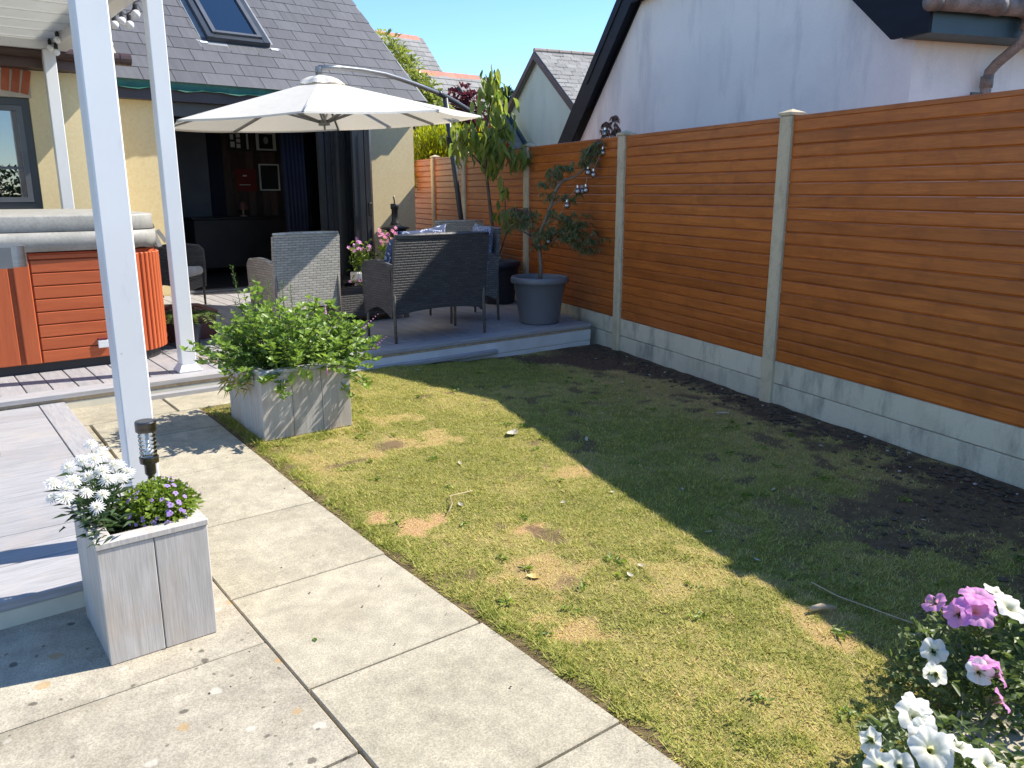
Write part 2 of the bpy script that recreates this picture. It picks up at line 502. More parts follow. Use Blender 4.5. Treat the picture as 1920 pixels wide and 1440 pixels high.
MT['rattan_leg'] = pm('wrapped_leg', (0.10, 0.085, 0.07), (0.16, 0.14, 0.115), 30, 0.6, stretch=(1, 1, 4))
MT['cushion_floral'] = cushionmat('navy_floral_cushion', (0.045, 0.065, 0.14), (0.62, 0.66, 0.74), 7.5, 'floral')
MT['cushion_dense'] = cushionmat('blue_dense_cushion', (0.012, 0.022, 0.10), (0.5, 0.56, 0.7), 6, 'dense')
MT['cushion_grey'] = pm('pale_grey_cushion', (0.42, 0.41, 0.38), (0.52, 0.51, 0.48), 6, 0.9)
MT['pot_grey'] = pm('grey_plastic_pot', (0.155, 0.16, 0.175), (0.185, 0.19, 0.205), 4, 0.45, bumps=0.05)
MT['pot_navy'] = pm('dark_navy_pot', (0.02, 0.023, 0.036), (0.028, 0.032, 0.046), 4, 0.4, bumps=0.05)
MT['black_iron'] = pm('black_iron', (0.018, 0.018, 0.018), (0.03, 0.03, 0.03), 12, 0.42, bumps=0.2, bscale=60)
MT['white_pot'] = pm('white_trough', (0.6, 0.6, 0.58), (0.7, 0.7, 0.68), 4, 0.5)
MT['soil'] = pm('potting_soil', (0.025, 0.017, 0.011), (0.06, 0.042, 0.028), 30, 0.95, bumps=0.8, bscale=90, bdist=0.01)
MT['bark'] = pm('thin_bark', (0.07, 0.045, 0.032), (0.13, 0.09, 0.065), 20, 0.8, stretch=(1, 1, 0.4), bumps=0.4, bscale=80)
MT['bark_pale'] = pm('pale_bark', (0.16, 0.12, 0.085), (0.25, 0.19, 0.14), 20, 0.8, stretch=(1, 1, 0.4), bumps=0.4, bscale=80)
MT['stem'] = pm('green_stem', (0.07, 0.11, 0.03), (0.12, 0.17, 0.05), 20, 0.6)
MT['alu'] = pm('grey_aluminium', (0.22, 0.225, 0.23), (0.27, 0.275, 0.28), 3, 0.32, metallic=0.6, bumps=0.02)
MT['dark_pole'] = pm('dark_pole', (0.045, 0.05, 0.056), (0.065, 0.07, 0.078), 3, 0.38, bumps=0.02)
MT['steel'] = pm('brushed_steel', (0.55, 0.55, 0.55), (0.68, 0.68, 0.68), 9, 0.3, stretch=(1, 1, 30), metallic=1.0, bumps=0.05)
MT['dark_steel'] = pm('dark_brushed_steel', (0.10, 0.095, 0.09), (0.16, 0.15, 0.14), 9, 0.3, stretch=(1, 1, 30), metallic=1.0, bumps=0.05)
MT['cord'] = pm('black_cord', (0.012, 0.012, 0.012), (0.02, 0.02, 0.02), 9, 0.6)
MT['cord_pale'] = pm('pale_copper_wire', (0.42, 0.30, 0.20), (0.5, 0.36, 0.25), 9, 0.5)
MT['brick'] = pm('red_brick', (0.36, 0.085, 0.04), (0.46, 0.13, 0.06), 9, 0.85, rnd=0.15, bumps=0.5, bscale=70)
MT['mortar'] = pm('mortar', (0.40, 0.35, 0.28), (0.48, 0.42, 0.34), 9, 0.9)
MT['step'] = pm('dark_red_step', (0.14, 0.042, 0.030), (0.18, 0.056, 0.04), 6, 0.5)
MT['ground'] = pm('bare_soil', (0.055, 0.036, 0.023), (0.12, 0.085, 0.056), 9, 0.95, bumps=0.9, bscale=45, bdist=0.02, speck=0.3)
MT['stone'] = pm('pale_pebble', (0.28, 0.25, 0.21), (0.52, 0.48, 0.42), 9, 0.8, rnd=0.3)
MT['dry_leaf'] = pm('dry_leaf', (0.42, 0.36, 0.26), (0.58, 0.53, 0.42), 30, 0.7, rnd=0.2)
MT['dry_leaf_yellow'] = pm('yellow_leaf', (0.5, 0.33, 0.08), (0.6, 0.43, 0.14), 30, 0.6)
MT['twig'] = pm('bleached_twig', (0.40, 0.30, 0.19), (0.52, 0.41, 0.28), 30, 0.8)
MT['glass'] = glassmat('clear_glass', (0.95, 0.97, 0.97), 0.03)
MT['glass_bulb'] = glassmat('bulb_glass', (0.97, 0.97, 0.96), 0.22)
MT['glass_win'] = glassmat('window_glass', (0.35, 0.42, 0.45), 0.22)
MT['glass_sky'] = glassmat('rooflight_glass', (0.55, 0.60, 0.62), 0.22)
MT['frost'] = pm('frosted_bulb', (0.78, 0.78, 0.78), (0.84, 0.84, 0.84), 3, 0.25, bumps=0)
MT['sparkle'] = pm('silver_filament', (0.35, 0.35, 0.37), (0.85, 0.85, 0.88), 90, 0.3, bumps=0.6, bscale=160, bdist=0.01, spec=0.8)
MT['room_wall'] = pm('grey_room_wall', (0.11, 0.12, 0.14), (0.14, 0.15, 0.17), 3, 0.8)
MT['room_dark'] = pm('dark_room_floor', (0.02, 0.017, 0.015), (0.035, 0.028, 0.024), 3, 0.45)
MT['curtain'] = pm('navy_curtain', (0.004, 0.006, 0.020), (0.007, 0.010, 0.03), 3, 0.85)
MT['panelwood'] = grainmat('reclaimed_wood', (0.05, 0.03, 0.022), (0.10, 0.065, 0.048), 2, rnd=0.45, streak=0.6)
MT['print_white'] = pm('white_print', (0.6, 0.6, 0.58), (0.66, 0.66, 0.64), 3, 0.5)
MT['print_black'] = pm('black_print', (0.012, 0.012, 0.014), (0.02, 0.02, 0.022), 3, 0.5)
MT['print_red'] = pm('red_print', (0.13, 0.007, 0.006), (0.16, 0.010, 0.008), 3, 0.5)
MT['print_skin'] = pm('grey_print', (0.28, 0.28, 0.28), (0.38, 0.38, 0.38), 14, 0.5)

def canvas(name):
    m, t, b = newmat(name)
    v = coords(t, rnd=False)
    c = ramp(t, noise(t, v, 5, 4), [(0.3, (0.73, 0.70, 0.63)), (0.7, (0.78, 0.755, 0.69))])
    t.links.new(c, b.inputs['Base Color']); b.inputs['Roughness'].default_value = 0.8
    tr = nd(t, 'ShaderNodeBsdfTranslucent'); tr.inputs[0].default_value = (0.72, 0.66, 0.53, 1)
    ms = nd(t, 'ShaderNodeMixShader'); ms.inputs[0].default_value = 0.30
    t.links.new(b.outputs[0], ms.inputs[1]); t.links.new(tr.outputs[0], ms.inputs[2])
    t.links.new(ms.outputs[0], t.nodes['Material Output'].inputs[0])
    bump(t, b, noise(t, v, 9, 2), 0.25, 0.02)
    return m
MT['canvas'] = canvas('cream_canvas')

def louvre(name):
    m, t, b = newmat(name)
    b.inputs['Base Color'].default_value = (0.78, 0.78, 0.76, 1); b.inputs['Roughness'].default_value = 0.35
    tr = nd(t, 'ShaderNodeBsdfTranslucent'); tr.inputs[0].default_value = (0.72, 0.72, 0.68, 1)
    ms = nd(t, 'ShaderNodeMixShader'); ms.inputs[0].default_value = 0.45
    t.links.new(b.outputs[0], ms.inputs[1]); t.links.new(tr.outputs[0], ms.inputs[2])
    t.links.new(ms.outputs[0], t.nodes['Material Output'].inputs[0])
    return m
MT['louvre'] = louvre('translucent_roof_panel')

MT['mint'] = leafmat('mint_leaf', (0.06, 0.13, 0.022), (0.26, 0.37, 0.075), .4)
MT['cherry'] = leafmat('cherry_leaf', (0.11, 0.19, 0.042), (0.30, 0.33, 0.075), 0.4, 0.5)
MT['acer'] = leafmat('acer_leaf', (0.14, 0.20, 0.075), (0.28, 0.24, 0.12), 0.55, 0.45)
MT['acer_red'] = leafmat('acer_tip_leaf', (0.16, 0.085, 0.06), (0.28, 0.16, 0.11), 0.55, 0.35)
MT['laurel'] = leafmat('laurel_leaf', (0.08, 0.12, 0.02), (0.40, 0.45, 0.12), 0.3, 0.35)
MT['purple'] = leafmat('purple_leaf', (0.045, 0.012, 0.018), (0.17, 0.045, 0.06), 0.4, 0.3)
MT['conifer'] = leafmat('golden_conifer_leaf', (0.06, 0.10, 0.012), (0.52, 0.56, 0.035), 0.5, 0.4)
MT['darktree'] = leafmat('dark_tree_leaf', (0.015, 0.03, 0.012), (0.05, 0.08, 0.03), 0.5, 0.25)
MT['fern'] = leafmat('fern_leaf', (0.05, 0.08, 0.02), (0.14, 0.20, 0.05))
MT['daisyleaf'] = leafmat('daisy_leaf', (0.025, 0.05, 0.02), (0.07, 0.12, 0.04))
MT['limeleaf'] = leafmat('lime_leaf', (0.07, 0.13, 0.015), (0.26, 0.34, 0.05))
MT['petleaf'] = leafmat('petunia_leaf', (0.05, 0.09, 0.025), (0.17, 0.22, 0.07))
MT['white_petal'] = leafmat('white_petal', (0.62, 0.60, 0.22), (0.82, 0.81, 0.79), 0.6, 0.4)
MT['pink_petal'] = leafmat('pink_petal', (0.70, 0.40, 0.30), (0.74, 0.33, 0.68), 0.6, 0.4)
MT['pale_pink'] = leafmat('pale_pink_petal', (0.70, 0.35, 0.60), (0.78, 0.50, 0.72), 0.6, 0.3)
MT['violet'] = leafmat('violet_petal', (0.20, 0.10, 0.42), (0.42, 0.28, 0.62), 0.6, 0.25)
MT['red_leaf'] = leafmat('red_leaf', (0.35, 0.04, 0.02), (0.5, 0.08, 0.04), 0.5, 0.3)

def grassmat():
    m, t, b = newmat('grass_blades')
    a = nd(t, 'ShaderNodeAttribute', attribute_name='gv')
    c = ramp(t, a.outputs['Fac'], [(0.0, (0.20, 0.24, 0.036)), (0.3, (0.42, 0.44, 0.080)), (0.55, (0.66, 0.59, 0.19)), (1.0, (0.76, 0.50, 0.26))])
    t.links.new(c, b.inputs['Base Color']); b.inputs['Roughness'].default_value = 0.55; b.inputs['Specular IOR Level'].default_value = 0.25
    tr = nd(t, 'ShaderNodeBsdfTranslucent'); t.links.new(c, tr.inputs['Color'])
    ms = nd(t, 'ShaderNodeMixShader'); ms.inputs[0].default_value = 0.4
    t.links.new(b.outputs[0], ms.inputs[1]); t.links.new(tr.outputs[0], ms.inputs[2])
    t.links.new(ms.outputs[0], t.nodes['Material Output'].inputs[0])
    return m
MT['grass'] = grassmat()

def lawnmat():
    m, t, b = newmat('lawn_thatch')
    v = coords(t, rnd=False)
    a = nd(t, 'ShaderNodeAttribute', attribute_name='dry')
    s = nd(t, 'ShaderNodeAttribute', attribute_name='bare')
    c = ramp(t, a.outputs['Fac'], [(0.0, (0.20, 0.195, 0.05)), (0.5, (0.38, 0.30, 0.115)), (1.0, (0.54, 0.32, 0.165))])
    c = mix(t, s.outputs['Fac'], c, ramp(t, noise(t, v, 28, 6, .65), [(0.3, (0.075, 0.045, 0.028)), (0.7, (0.19, 0.125, 0.08))]))
    f = noise(t, v, 160, 4, 0.7)
    c = mix(t, 0.6, c, ramp(t, f, [(0.3, (0.15, 0.15, 0.15)), (0.7, (0.85, 0.85, 0.85))]), 'OVERLAY')
    t.links.new(c, b.inputs['Base Color']); b.inputs['Roughness'].default_value = 0.95; b.inputs['Specular IOR Level'].default_value = 0.15
    bump(t, b, f, 0.8, 0.012)
    return m
MT['lawn'] = lawnmat()

# ------------------------------------------------------------------ setting: ground
def sstep(a, b, x):
    t = np.clip((np.asarray(x, dtype=float) - a) / (b - a), 0, 1); return t * t * (3 - 2 * t)
def gz(x, y):
    return 0.09 * sstep(2.6, 5.3, y) * (1 - sstep(2.4, 4.4, x))
FS = 0.25                                     # fence: x = 4.63 + FS*(y-3.17)
def fx(y): return 4.63 + FS * (np.asarray(y) - 3.17)
FD = Vector((FS, 1, 0)).normalized(); FN = Vector((FD.y, -FD.x, 0))   # along fence, away from garden

g = MB()
g.box(-400, -400, -0.5, 400, 400, -0.035)
go = mk('ground', g, MT['ground'], kind='structure')

# soft value noise for the lawn
def vnoise(x, y, s, seed):
    r = np.random.default_rng(seed).random((64, 64))
    u = x * s; v = y * s
    i = np.floor(u).astype(int); j = np.floor(v).astype(int); a = u - i; b = v - j
    a = a * a * (3 - 2 * a); b = b * b * (3 - 2 * b)
    q = lambda p, k: r[p % 64, k % 64]
    return (q(i, j) * (1 - a) + q(i + 1, j) * a) * (1 - b) + (q(i, j + 1) * (1 - a) + q(i + 1, j + 1) * a) * b
PATCH = [(1.52, 2.95, .07, 1), (1.68, 2.77, .10, 1), (1.93, 2.44, .11, .95), (1.74, 2.07, .17, .9), (2.17, 4.2, .22, .75), (2.16, 3.75, .20, .85), (1.80, 3.8, .24, .75),
         (2.61, 2.89, .11, .75), (2.2, 1.75, .22, .7), (1.71, 2.6, .10, .7), (1.59, 1.87, .09, .7), (2.26, 1.26, .14, .9), (1.67, 1.42, .2, .5), (1.86, 1.12, .2, .6),
         (1.62, 3.55, .2, .45), (3.55, 4.0, .22, .45), (3.4, 3.6, .14, .45), (4.1, 3.6, .5, .6), (3.7, 2.6, .4, .5), (2.95, 1.9, .3, .55), (3.3, 1.7, .4, .6), (3.0, 1.3, .4, .5),
         (1.62, 1.75, .09, .8), (1.5, 1.2, .3, .55), (1.95, .75, .3, .6), (2.35, 2.2, .18, .4), (2.05, 3.1, .2, .35), (2.45, 4.7, .15, .5)]
def lawn_fields(x, y):
    n1 = vnoise(x, y, 2.1, 1); n2 = vnoise(x, y, 6.3, 2); n3 = vnoise(x, y, 17., 3)
    nn = 0.5 * n1 + 0.3 * n2 + 0.2 * n3
    dry = 0.16 + 0.85 * np.clip(nn - 0.42, 0, 1)
    for (px, py, r, k) in PATCH:
        d = np.hypot(x - px, (y - py) * 1.25) / r + (n2 - .5) * 1.9 + (n3 - .5) * 1.5
        dry = np.maximum(dry, (.88 if r < .13 else .74) * k * (1 - sstep(0.35, 1.5, d)))
    fd = (fx(y) - x)                       # distance to fence
    bare = 1 - sstep(0.10, 0.45, fd + (n2 - .5) * 0.5 + (n3 - .5) * .25)
    corner = np.hypot(x - 4.75, (y - 4.95)) / 0.75 + (n2 - .5) * .7
    bare = np.maximum(bare, 1 - sstep(0.55, 1.1, corner))
    c2 = np.hypot((x - 3.75) / 1.0, (y - 1.35) / 0.55) + (n2 - .5) * .9 + (n3 - .5) * .5
    bare = np.maximum(bare, 0.85 * (1 - sstep(0.5, 1.1, c2)))
    c3 = np.hypot(x - 3.1, (y - 1.75) * 1.4) / .5 + (n2 - .5) * .8 + (n3 - .5) * .6
    bare = np.maximum(bare, 0.5 * (1 - sstep(0.5, 1.1, c3)))
    edge = 1 - sstep(0.01, 0.05, x - 1.395 + (n3 - .5) * .06)
    bare = np.maximum(bare, edge * .8)
    sp = sstep(.70, .80, vnoise(x, y, 11., 5)) * 0.75
    bare = np.maximum(bare, sp * sstep(.40, .55, n1))
    dry = np.clip(dry + 0.25 * (1 - sstep(0.3, 1.1, fd)), 0, 1)
    return dry, bare
def lawn_h(x, y):
    return gz(x, y) + 0.012 * (vnoise(x, y, 3.0, 7) - .5) + 0.010 * (vnoise(x, y, 9.0, 8) - .5)
nx, ny = 150, 230
ys = np.linspace(-0.6, 5.42, ny); us = np.linspace(0, 1, nx)
YY, UU = np.meshgrid(ys, us, indexing='ij')
x0 = np.where(YY > 5.0, 1.96, 1.388)
XX = x0 + (fx(YY) - 0.0 - x0) * UU
ZZ = lawn_h(XX, YY)
V = np.stack([XX, YY, ZZ], -1).reshape(-1, 3)
I = np.arange(nx * ny).reshape(ny, nx)
Fq = np.stack([I[:-1, :-1], I[:-1, 1:], I[1:, 1:], I[1:, :-1]], -1).reshape(-1, 4)
lawn = from_np('lawn', V, Fq, MT['lawn'], smooth=True, recenter=False)
tag(lawn, kind='structure')
dry, bare = lawn_fields(V[:, 0], V[:, 1])
color_attr(lawn, 'dry', dry); color_attr(lawn, 'bare', bare)

# grass blades (one mass)
def in_planter(x, y): return (x > 1.46) & (x < 2.04) & (y > 4.12) & (y < 4.72)
NB = 700000
py = 0.2 + 5.2 * rng.random(NB) ** 1.25
px = 1.40 + (fx(py) - 1.42) * rng.random(NB)
keep = ~in_planter(px, py) & ~((py > 5.0) & (px < 1.98))
px, py = px[keep], py[keep]
dry, bare = lawn_fields(px, py)
thin = sstep(.25, .6, vnoise(px, py, 30., 21) * .6 + vnoise(px, py, 60., 22) * .4)
dens = (.35 + .65 * thin) * np.clip(1.0 - 0.50 * np.clip(dry - .35, 0, 1) / .65 - 1.06 * bare, 0.012, 1)
keep = rng.random(len(px)) < dens
px, py, dry, bare = px[keep], py[keep], dry[keep], bare[keep]
n = len(px)
edgeb = 1 - sstep(0.02, 0.14, px - 1.39)
plb = 1 - sstep(0.0, 0.14, np.maximum(np.maximum(1.46 - px, px - 2.04), np.maximum(4.12 - py, py - 4.72)))
tuft = vnoise(px, py, 26., 21) * .6 + vnoise(px, py, 55., 22) * .4
ln = (0.012 + 0.016 * rng.random(n)) * (.55 + 1.0 * tuft) * (1 + 0.9 * edgeb + 1.1 * plb) * (1 - 0.25 * dry)
ang = rng.random(n) * 2 * np.pi
lean = 0.70 + 0.75 * rng.random(n) + .3 * dry
wd = 0.0016 + 0.0014 * rng.random(n)
pz = lawn_h(px, py) - 0.003
dx, dy = np.cos(ang), np.sin(ang)
bl = np.stack([px - dy * wd, py + dx * wd, pz], -1)
br_ = np.stack([px + dy * wd, py - dx * wd, pz], -1)
tip = np.stack([px + dx * ln * np.sin(lean), py + dy * ln * np.sin(lean), pz + ln * np.cos(lean) + .002], -1)
V = np.empty((n * 3, 3)); V[0::3] = bl; V[1::3] = br_; V[2::3] = tip
grass = from_np('grass', V, np.arange(n * 3).reshape(-1, 3), MT['grass'], recenter=False)
tag(grass, 'short patchy green and straw coloured lawn grass', 'grass', kind='stuff')
gv = np.clip(0.10 + .16 * (tuft - .5) + 0.50 * rng.random(n) ** 1.3 + 0.75 * (dry - .25) - 0.16 * edgeb - .15 * plb + 0.22 * (rng.random(n) < .16), 0, 1)
color_attr(grass, 'gv', np.repeat(gv, 3))

WEEDS = [(1.5 + 2.6 * random.random(), .9 + 4.2 * random.random()) for k in range(70)]
# small pebbles and clods along the fence foot (one mass)
v = []; f = []
ico = [(0, 0, 1), (.89, 0, .45), (.28, .85, .45), (-.72, .53, .45), (-.72, -.53, .45), (.28, -.85, .45), (0, 0, -.4)]
icf = [(0, 1, 2), (0, 2, 3), (0, 3, 4), (0, 4, 5), (0, 5, 1), (6, 2, 1), (6, 3, 2), (6, 4, 3), (6, 5, 4), (6, 1, 5)]
for k in range(1500):
    y = 0.9 + 4.5 * random.random(); x = float(fx(y)) - 0.05 - abs(random.gauss(0, .16))
    if random.random() < .25:
        x = 3.75 + random.gauss(0, .5); y = 1.35 + random.gauss(0, .25)
        if x > float(fx(y)) - .03: continue
    s = random.choice([.004, .006, .006, .008, .012, .017]) * (.7 + .6 * random.random())
    z = float(lawn_h(np.array([x]), np.array([y]))[0])
    a = random.random() * 6.28; b = len(v)
    for q in ico:
        jx = q[0] * (1 + .4 * random.random()); jy = q[1] * (1 + .3 * random.random())
        v.append((x + s * (jx * math.cos(a) - jy * math.sin(a)), y + s * (jx * math.sin(a) + jy * math.cos(a)), z + s * q[2] * .7))
    f += [tuple(i + b for i in t) for t in icf]
pb = from_np('soil_clods', v, f, MT['ground'], recenter=False)
tag(pb, 'dark crumbs of soil and small stones along the fence foot', 'soil', kind='stuff')
peb = MB(); peb.add([(q[0] * .012, q[1] * .009, q[2] * .008) for q in ico], icf)
first = None
for k in range(26):
    y = 1.0 + 4.2 * random.random(); x = float(fx(y)) - 0.06 - abs(random.gauss(0, .14))
    z = float(lawn_h(np.array([x]), np.array([y]))[0]) + .004
    if first is None:
        first = mk('pebble', peb, MT['stone']); o = first; o.location = (x, y, z)
    else:
        o = inst(first, 'pebble', None, (x, y, z))
    o.rotation_euler = (0, 0, random.random() * 6); s = .6 + random.random() * .9; o.scale = (s, s, s)
    tag(o, 'small pale pebble lying in the dark soil along the fence', 'pebble', 'pebbles along the fence foot')

# ------------------------------------------------------------------ setting: paving
pav = thing('paving', None, None, (0.8, 2, -0.04), kind='structure')
def slab(x0, y0, x1, y1, m, lift=0.0):
    b = MB(); b.cbox(x0 + .002, y0 + .0045, -.045, x1 - .002, y1 - .0045, .006, .004)
    tl = (random.random() - .5) * .004
    b.v = [(x, y, z + float(gz(x, y)) + lift + tl * (x - x0)) for x, y, z in b.v]
    return mk('slab', b, m, pav)
yj = [0.02, .67, 1.32, 1.97, 2.625, 3.275, 3.925, 4.57, 4.985]
for a, b in zip(yj[:-1], yj[1:]):
    slab(.775 + random.uniform(-.003, .003), a, 1.388 + random.uniform(-.006, .004), b, MT['slab'])
for a, b in zip([-.31, .34, .99, 1.64, 2.285], [.34, .99, 1.64, 2.285, 2.93]):
    slab(-.135, a, .771, b, MT['slab_old'], .002)
    slab(-1.05, a + .02, -.137, b + .02, MT['slab_old'], .001)
slab(.62, 4.57, .768, 4.985, MT['slab']); slab(.62, 4.99, 1.26, 5.44, MT['slab'])
slab(1.268, 4.99, 1.95, 5.44, MT['slab']); slab(.74, 3.925, .768, 4.565, MT['slab'])
mb = MB(); mb.box(-1.1, 0, -.034, 1.37, 2.95, -.030)
mb.hexa([(.6, 2.9, -.034), (1.37, 2.9, -.034), (1.37, 5.44, .05), (.6, 5.44, .05), (.6, 2.9, -.03), (1.37, 2.9, -.03), (1.37, 5.44, .055), (.6, 5.44, .055)])
mk('joint_soil', mb, MT['ground'], pav)

# ------------------------------------------------------------------ setting: decks
dk = thing('deck', None, None, (2, 7.5, 0), kind='structure')
bw = 0.143
x = -1.6; src = None
def fxdeck(y): return float(fx(y)) - .03
xs_list = []
while x < 6.3:
    y1 = 9.93
    if x < 1.76: y1 = 8.88
    # clip start at the fence on the right
    ystart = 5.56
    if x + bw > fxdeck(ystart): ystart = (x + bw - 4.60) / FS + 3.17 + .02
    if ystart < y1 - .1:
        b = MB(); b.cbox(x + .002, ystart, .172, x + bw - .004, y1, .199 + random.uniform(-.0008, .0008), .003)
        mk('deck_board', b, MT['deck_y'], dk)
    x += bw
b = MB(); b.cbox(-1.6, 5.405, .168, 5.10, 5.555, .202, .004); mk('edge_board', b, MT['deck_x'], dk)
b = MB(); b.cbox(-1.6, 5.418, .145, 5.09, 5.45, .167, .002); mk('batten', b, MT['twig'], dk)
b = MB(); b.cbox(1.96, 5.414, .045, 5.10, 5.44, .144, .003); mk('fascia_board', b, MT['paint'], dk)
b = MB(); b.cbox(1.96, 5.417, -.05, 5.10, 5.44, .042, .003); mk('fascia_board', b, MT['paint'], dk)
b = MB(); b.cbox(-1.6, 5.414, .02, 1.955, 5.44, .144, .003); mk('fascia_board', b, MT['cream_paint'], dk)
b = MB(); b.box(-1.6, 5.46, -.03, 4.95, 9.9, .165); mk('deck_frame', b, MT['ground'], dk)
bb = MB(); bb.cbox(1.16, 5.345, .085, 2.1, 5.402, .125, .003); mk('kick_board', bb, MT['deck_x'], dk)
bb = MB(); bb.cbox(2.35, 5.355, .06, 3.98, 5.402, .092, .003); mk('kick_board', bb, MT['deck_x'], dk)

ld = thing('low_deck', None, None, (0, 4.1, 0), kind='structure')
def lz(y): return .105 + (y - 2.87) / 2.53 * .045
def board(n, x0, y0, x1, y1, h0, h1, m, c=.003):
    b = MB(); b.cbox(x0, y0, h0, x1, y1, h1, c)
    b.v = [(x, y, z + lz(y)) for x, y, z in b.v]
    return mk(n, b, m, ld)
y = 3.02
while y < 5.39:
    board('deck_board', -1.6, y + .003, .575, min(y + .1365, 5.40), -.028, random.uniform(-.0008, .0008), MT['deck_x']); y += .1405
jb = MB(); yj_ = 3.02  # black strips added in the board gaps, standing in for their shade
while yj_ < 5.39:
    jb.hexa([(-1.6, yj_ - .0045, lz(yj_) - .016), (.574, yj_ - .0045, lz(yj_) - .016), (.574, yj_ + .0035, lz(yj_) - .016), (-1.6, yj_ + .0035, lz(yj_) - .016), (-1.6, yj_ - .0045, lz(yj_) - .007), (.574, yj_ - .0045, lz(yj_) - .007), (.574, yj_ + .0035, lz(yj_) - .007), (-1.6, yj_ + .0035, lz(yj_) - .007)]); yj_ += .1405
mk('gap_shade_strips', jb, MT['tub_base'], ld, kind='stuff')
board('edge_board', .579, 2.872, .715, 5.40, -.032, .002, MT['deck_y'])
board('edge_board', -1.6, 2.868, .576, 3.016, -.032, .001, MT['deck_x'])
board('fascia_board', -1.6, 2.874, .70, 2.90, -.14, -.034, MT['cream_paint'])
board('fascia_board', .68, 2.91, .70, 5.39, -.14, -.034, MT['cream_paint'])

# ------------------------------------------------------------------ fence
fen = thing('fence', 'long fence of golden oak horizontal slats between concrete posts with concrete gravel boards', 'fence', (float(fx(5)), 5, 0))
POSTS = [-2.65, -.72, 1.21, 3.14, 5.07, 6.98, 8.88, 10.12, 12.0]
fa = math.atan2(-FS, 1)
def fpt(y, off=0.0, z=0.0): return Vector((float(fx(y)), y, z)) + FN * off
PW = .105
psrc = None
def locp(o, p): o.location = p - WL(o.parent)
for y in POSTS:
    b = MB(); b.cbox(-.03, -PW / 2, -.3, .085, PW / 2, 1.865, .012)
    b.add([(-.034, -.057, 1.865), (.09, -.057, 1.865), (.09, .057, 1.865), (-.034, .057, 1.865), (-.034, -.057, 1.882), (.09, -.057, 1.882), (.09, .057, 1.882), (-.034, .057, 1.882), (.028, 0, 1.906)],
          [(3, 2, 1, 0), (0, 1, 5, 4), (1, 2, 6, 5), (2, 3, 7, 6), (3, 0, 4, 7), (4, 5, 8), (5, 6, 8), (6, 7, 8), (7, 4, 8)])
    if psrc is None:
        psrc = mk('post', b, MT['post_concrete'], fen); po = psrc; zoff = psrc.location.z
        # keep the mesh centred on the post line
    else:
        po = inst(psrc, 'post', fen, (0, 0, 0))
    po.location = fpt(y, .028, 0) - WL(fen) + Vector((0, 0, zoff)); po.rotation_euler = (0, 0, fa)
NS = 20; Z0 = .292; Z1 = 1.835; sh = (Z1 - Z0) / NS
def slatmesh(L):
    b = MB(); h = sh
    prof = [(.030, 0), (.009, .0), (.0075, .0055), (.002, .0085), (.0, .0125), (.0, h - .006), (.003, h - .0015), (.030, h - .0015)]
    b.prism([(p, -L / 2, z) for p, z in prof], (0, L, 0))
    return b
for i in range(len(POSTS) - 1):
    ya, yb = POSTS[i], POSTS[i + 1]; ym = (ya + yb) / 2; L = (yb - ya) * math.sqrt(1 + FS * FS) - PW + .01
    s0 = None
    for k in range(NS):
        z = Z0 + sh * k
        if s0 is None:
            s0 = mk('slat', slatmesh(L), MT['slat'], fen); o = s0
        else:
            o = inst(s0, 'slat', fen, (0, 0, 0))
        o.location = fpt(ym, .015 + random.uniform(-.0006, .0006), z) - WL(fen); o.rotation_euler = (0, 0, fa)
    b = MB(); b.cbox(-.004, -L / 2, 0, .042, L / 2, .028, .003); o = mk('capping', b, MT['slat'], fen); o.location = fpt(ym, .019, Z1 - .004) - WL(fen); o.rotation_euler = (0, 0, fa)
    for z, h in ((-.16, .297), (.141, .149)):
        b = MB(); b.cbox(0, -L / 2, 0, .045, L / 2, h, .004); o = mk('gravel_board', b, MT['concrete'], fen); o.location = fpt(ym, .024, z) - WL(fen); o.rotation_euler = (0, 0, fa)

# ------------------------------------------------------------------ roofs of slates
def slate_roof(parent, x0, x1, y0, z0, y1, pitch, sw, gauge, m, far=False, thick=.006, holes=()):
    """slates on a plane rising in +y from the eave (y0,z0); parts of `parent`"""
    cp, sp = math.cos(pitch), math.sin(pitch)
    n = int(math.ceil((y1 - y0) / cp / gauge))
    b = MB(); b.cbox(-sw / 2 + .0025, 0, 0, sw / 2 - .0025, gauge * 1.35, thick, .0012)
    # tilt slightly so that each course laps the one below
    Mt = Matrix.Rotation(-thick * 1.0 / gauge, 4, 'X')
    b.v = [tuple(Mt @ Vector(p)) for p in b.v]
    src = None; cnt = 0
    for r in range(n):
        d = r * gauge
        x = x0 - (sw / 2 if r % 2 else 0)
        while x < x1 - .01:
            a0, a1 = max(x, x0), min(x + sw, x1)
            yy = y0 + d * cp; zz = z0 + d * sp
            for (hx0, hx1, hy0, hy1) in holes:
                if a1 > hx0 and a0 < hx1 and yy > hy0 and yy < hy1:
                    if a0 < hx0 - .02: a1 = hx0
                    elif a1 > hx1 + .02: a0 = hx1
                    else: a1 = a0
            if a1 - a0 > .04:
                if a1 - a0 < sw - .01:
                    q = MB(); q.cbox(-(a1 - a0) / 2 + .0025, 0, 0, (a1 - a0) / 2 - .0025, gauge * 1.35, thick, .0012)
                    q.v = [tuple(Mt @ Vector(p)) for p in q.v]
                    o = mk('slate', q, m, parent)
                elif src is None:
                    src = mk('slate', b, m, parent); o = src
                else:
                    o = inst(src, 'slate', parent, (0, 0, 0))
                me_c = gauge * .675
                o.location = Vector(((a0 + a1) / 2, yy + me_c * cp, zz + me_c * sp + random.uniform(0, .0015))) - WL(parent)
                o.rotation_euler = (pitch + random.uniform(-.002, .002), 0, random.uniform(-.004, .004))
                cnt += 1
            x += sw
    return cnt

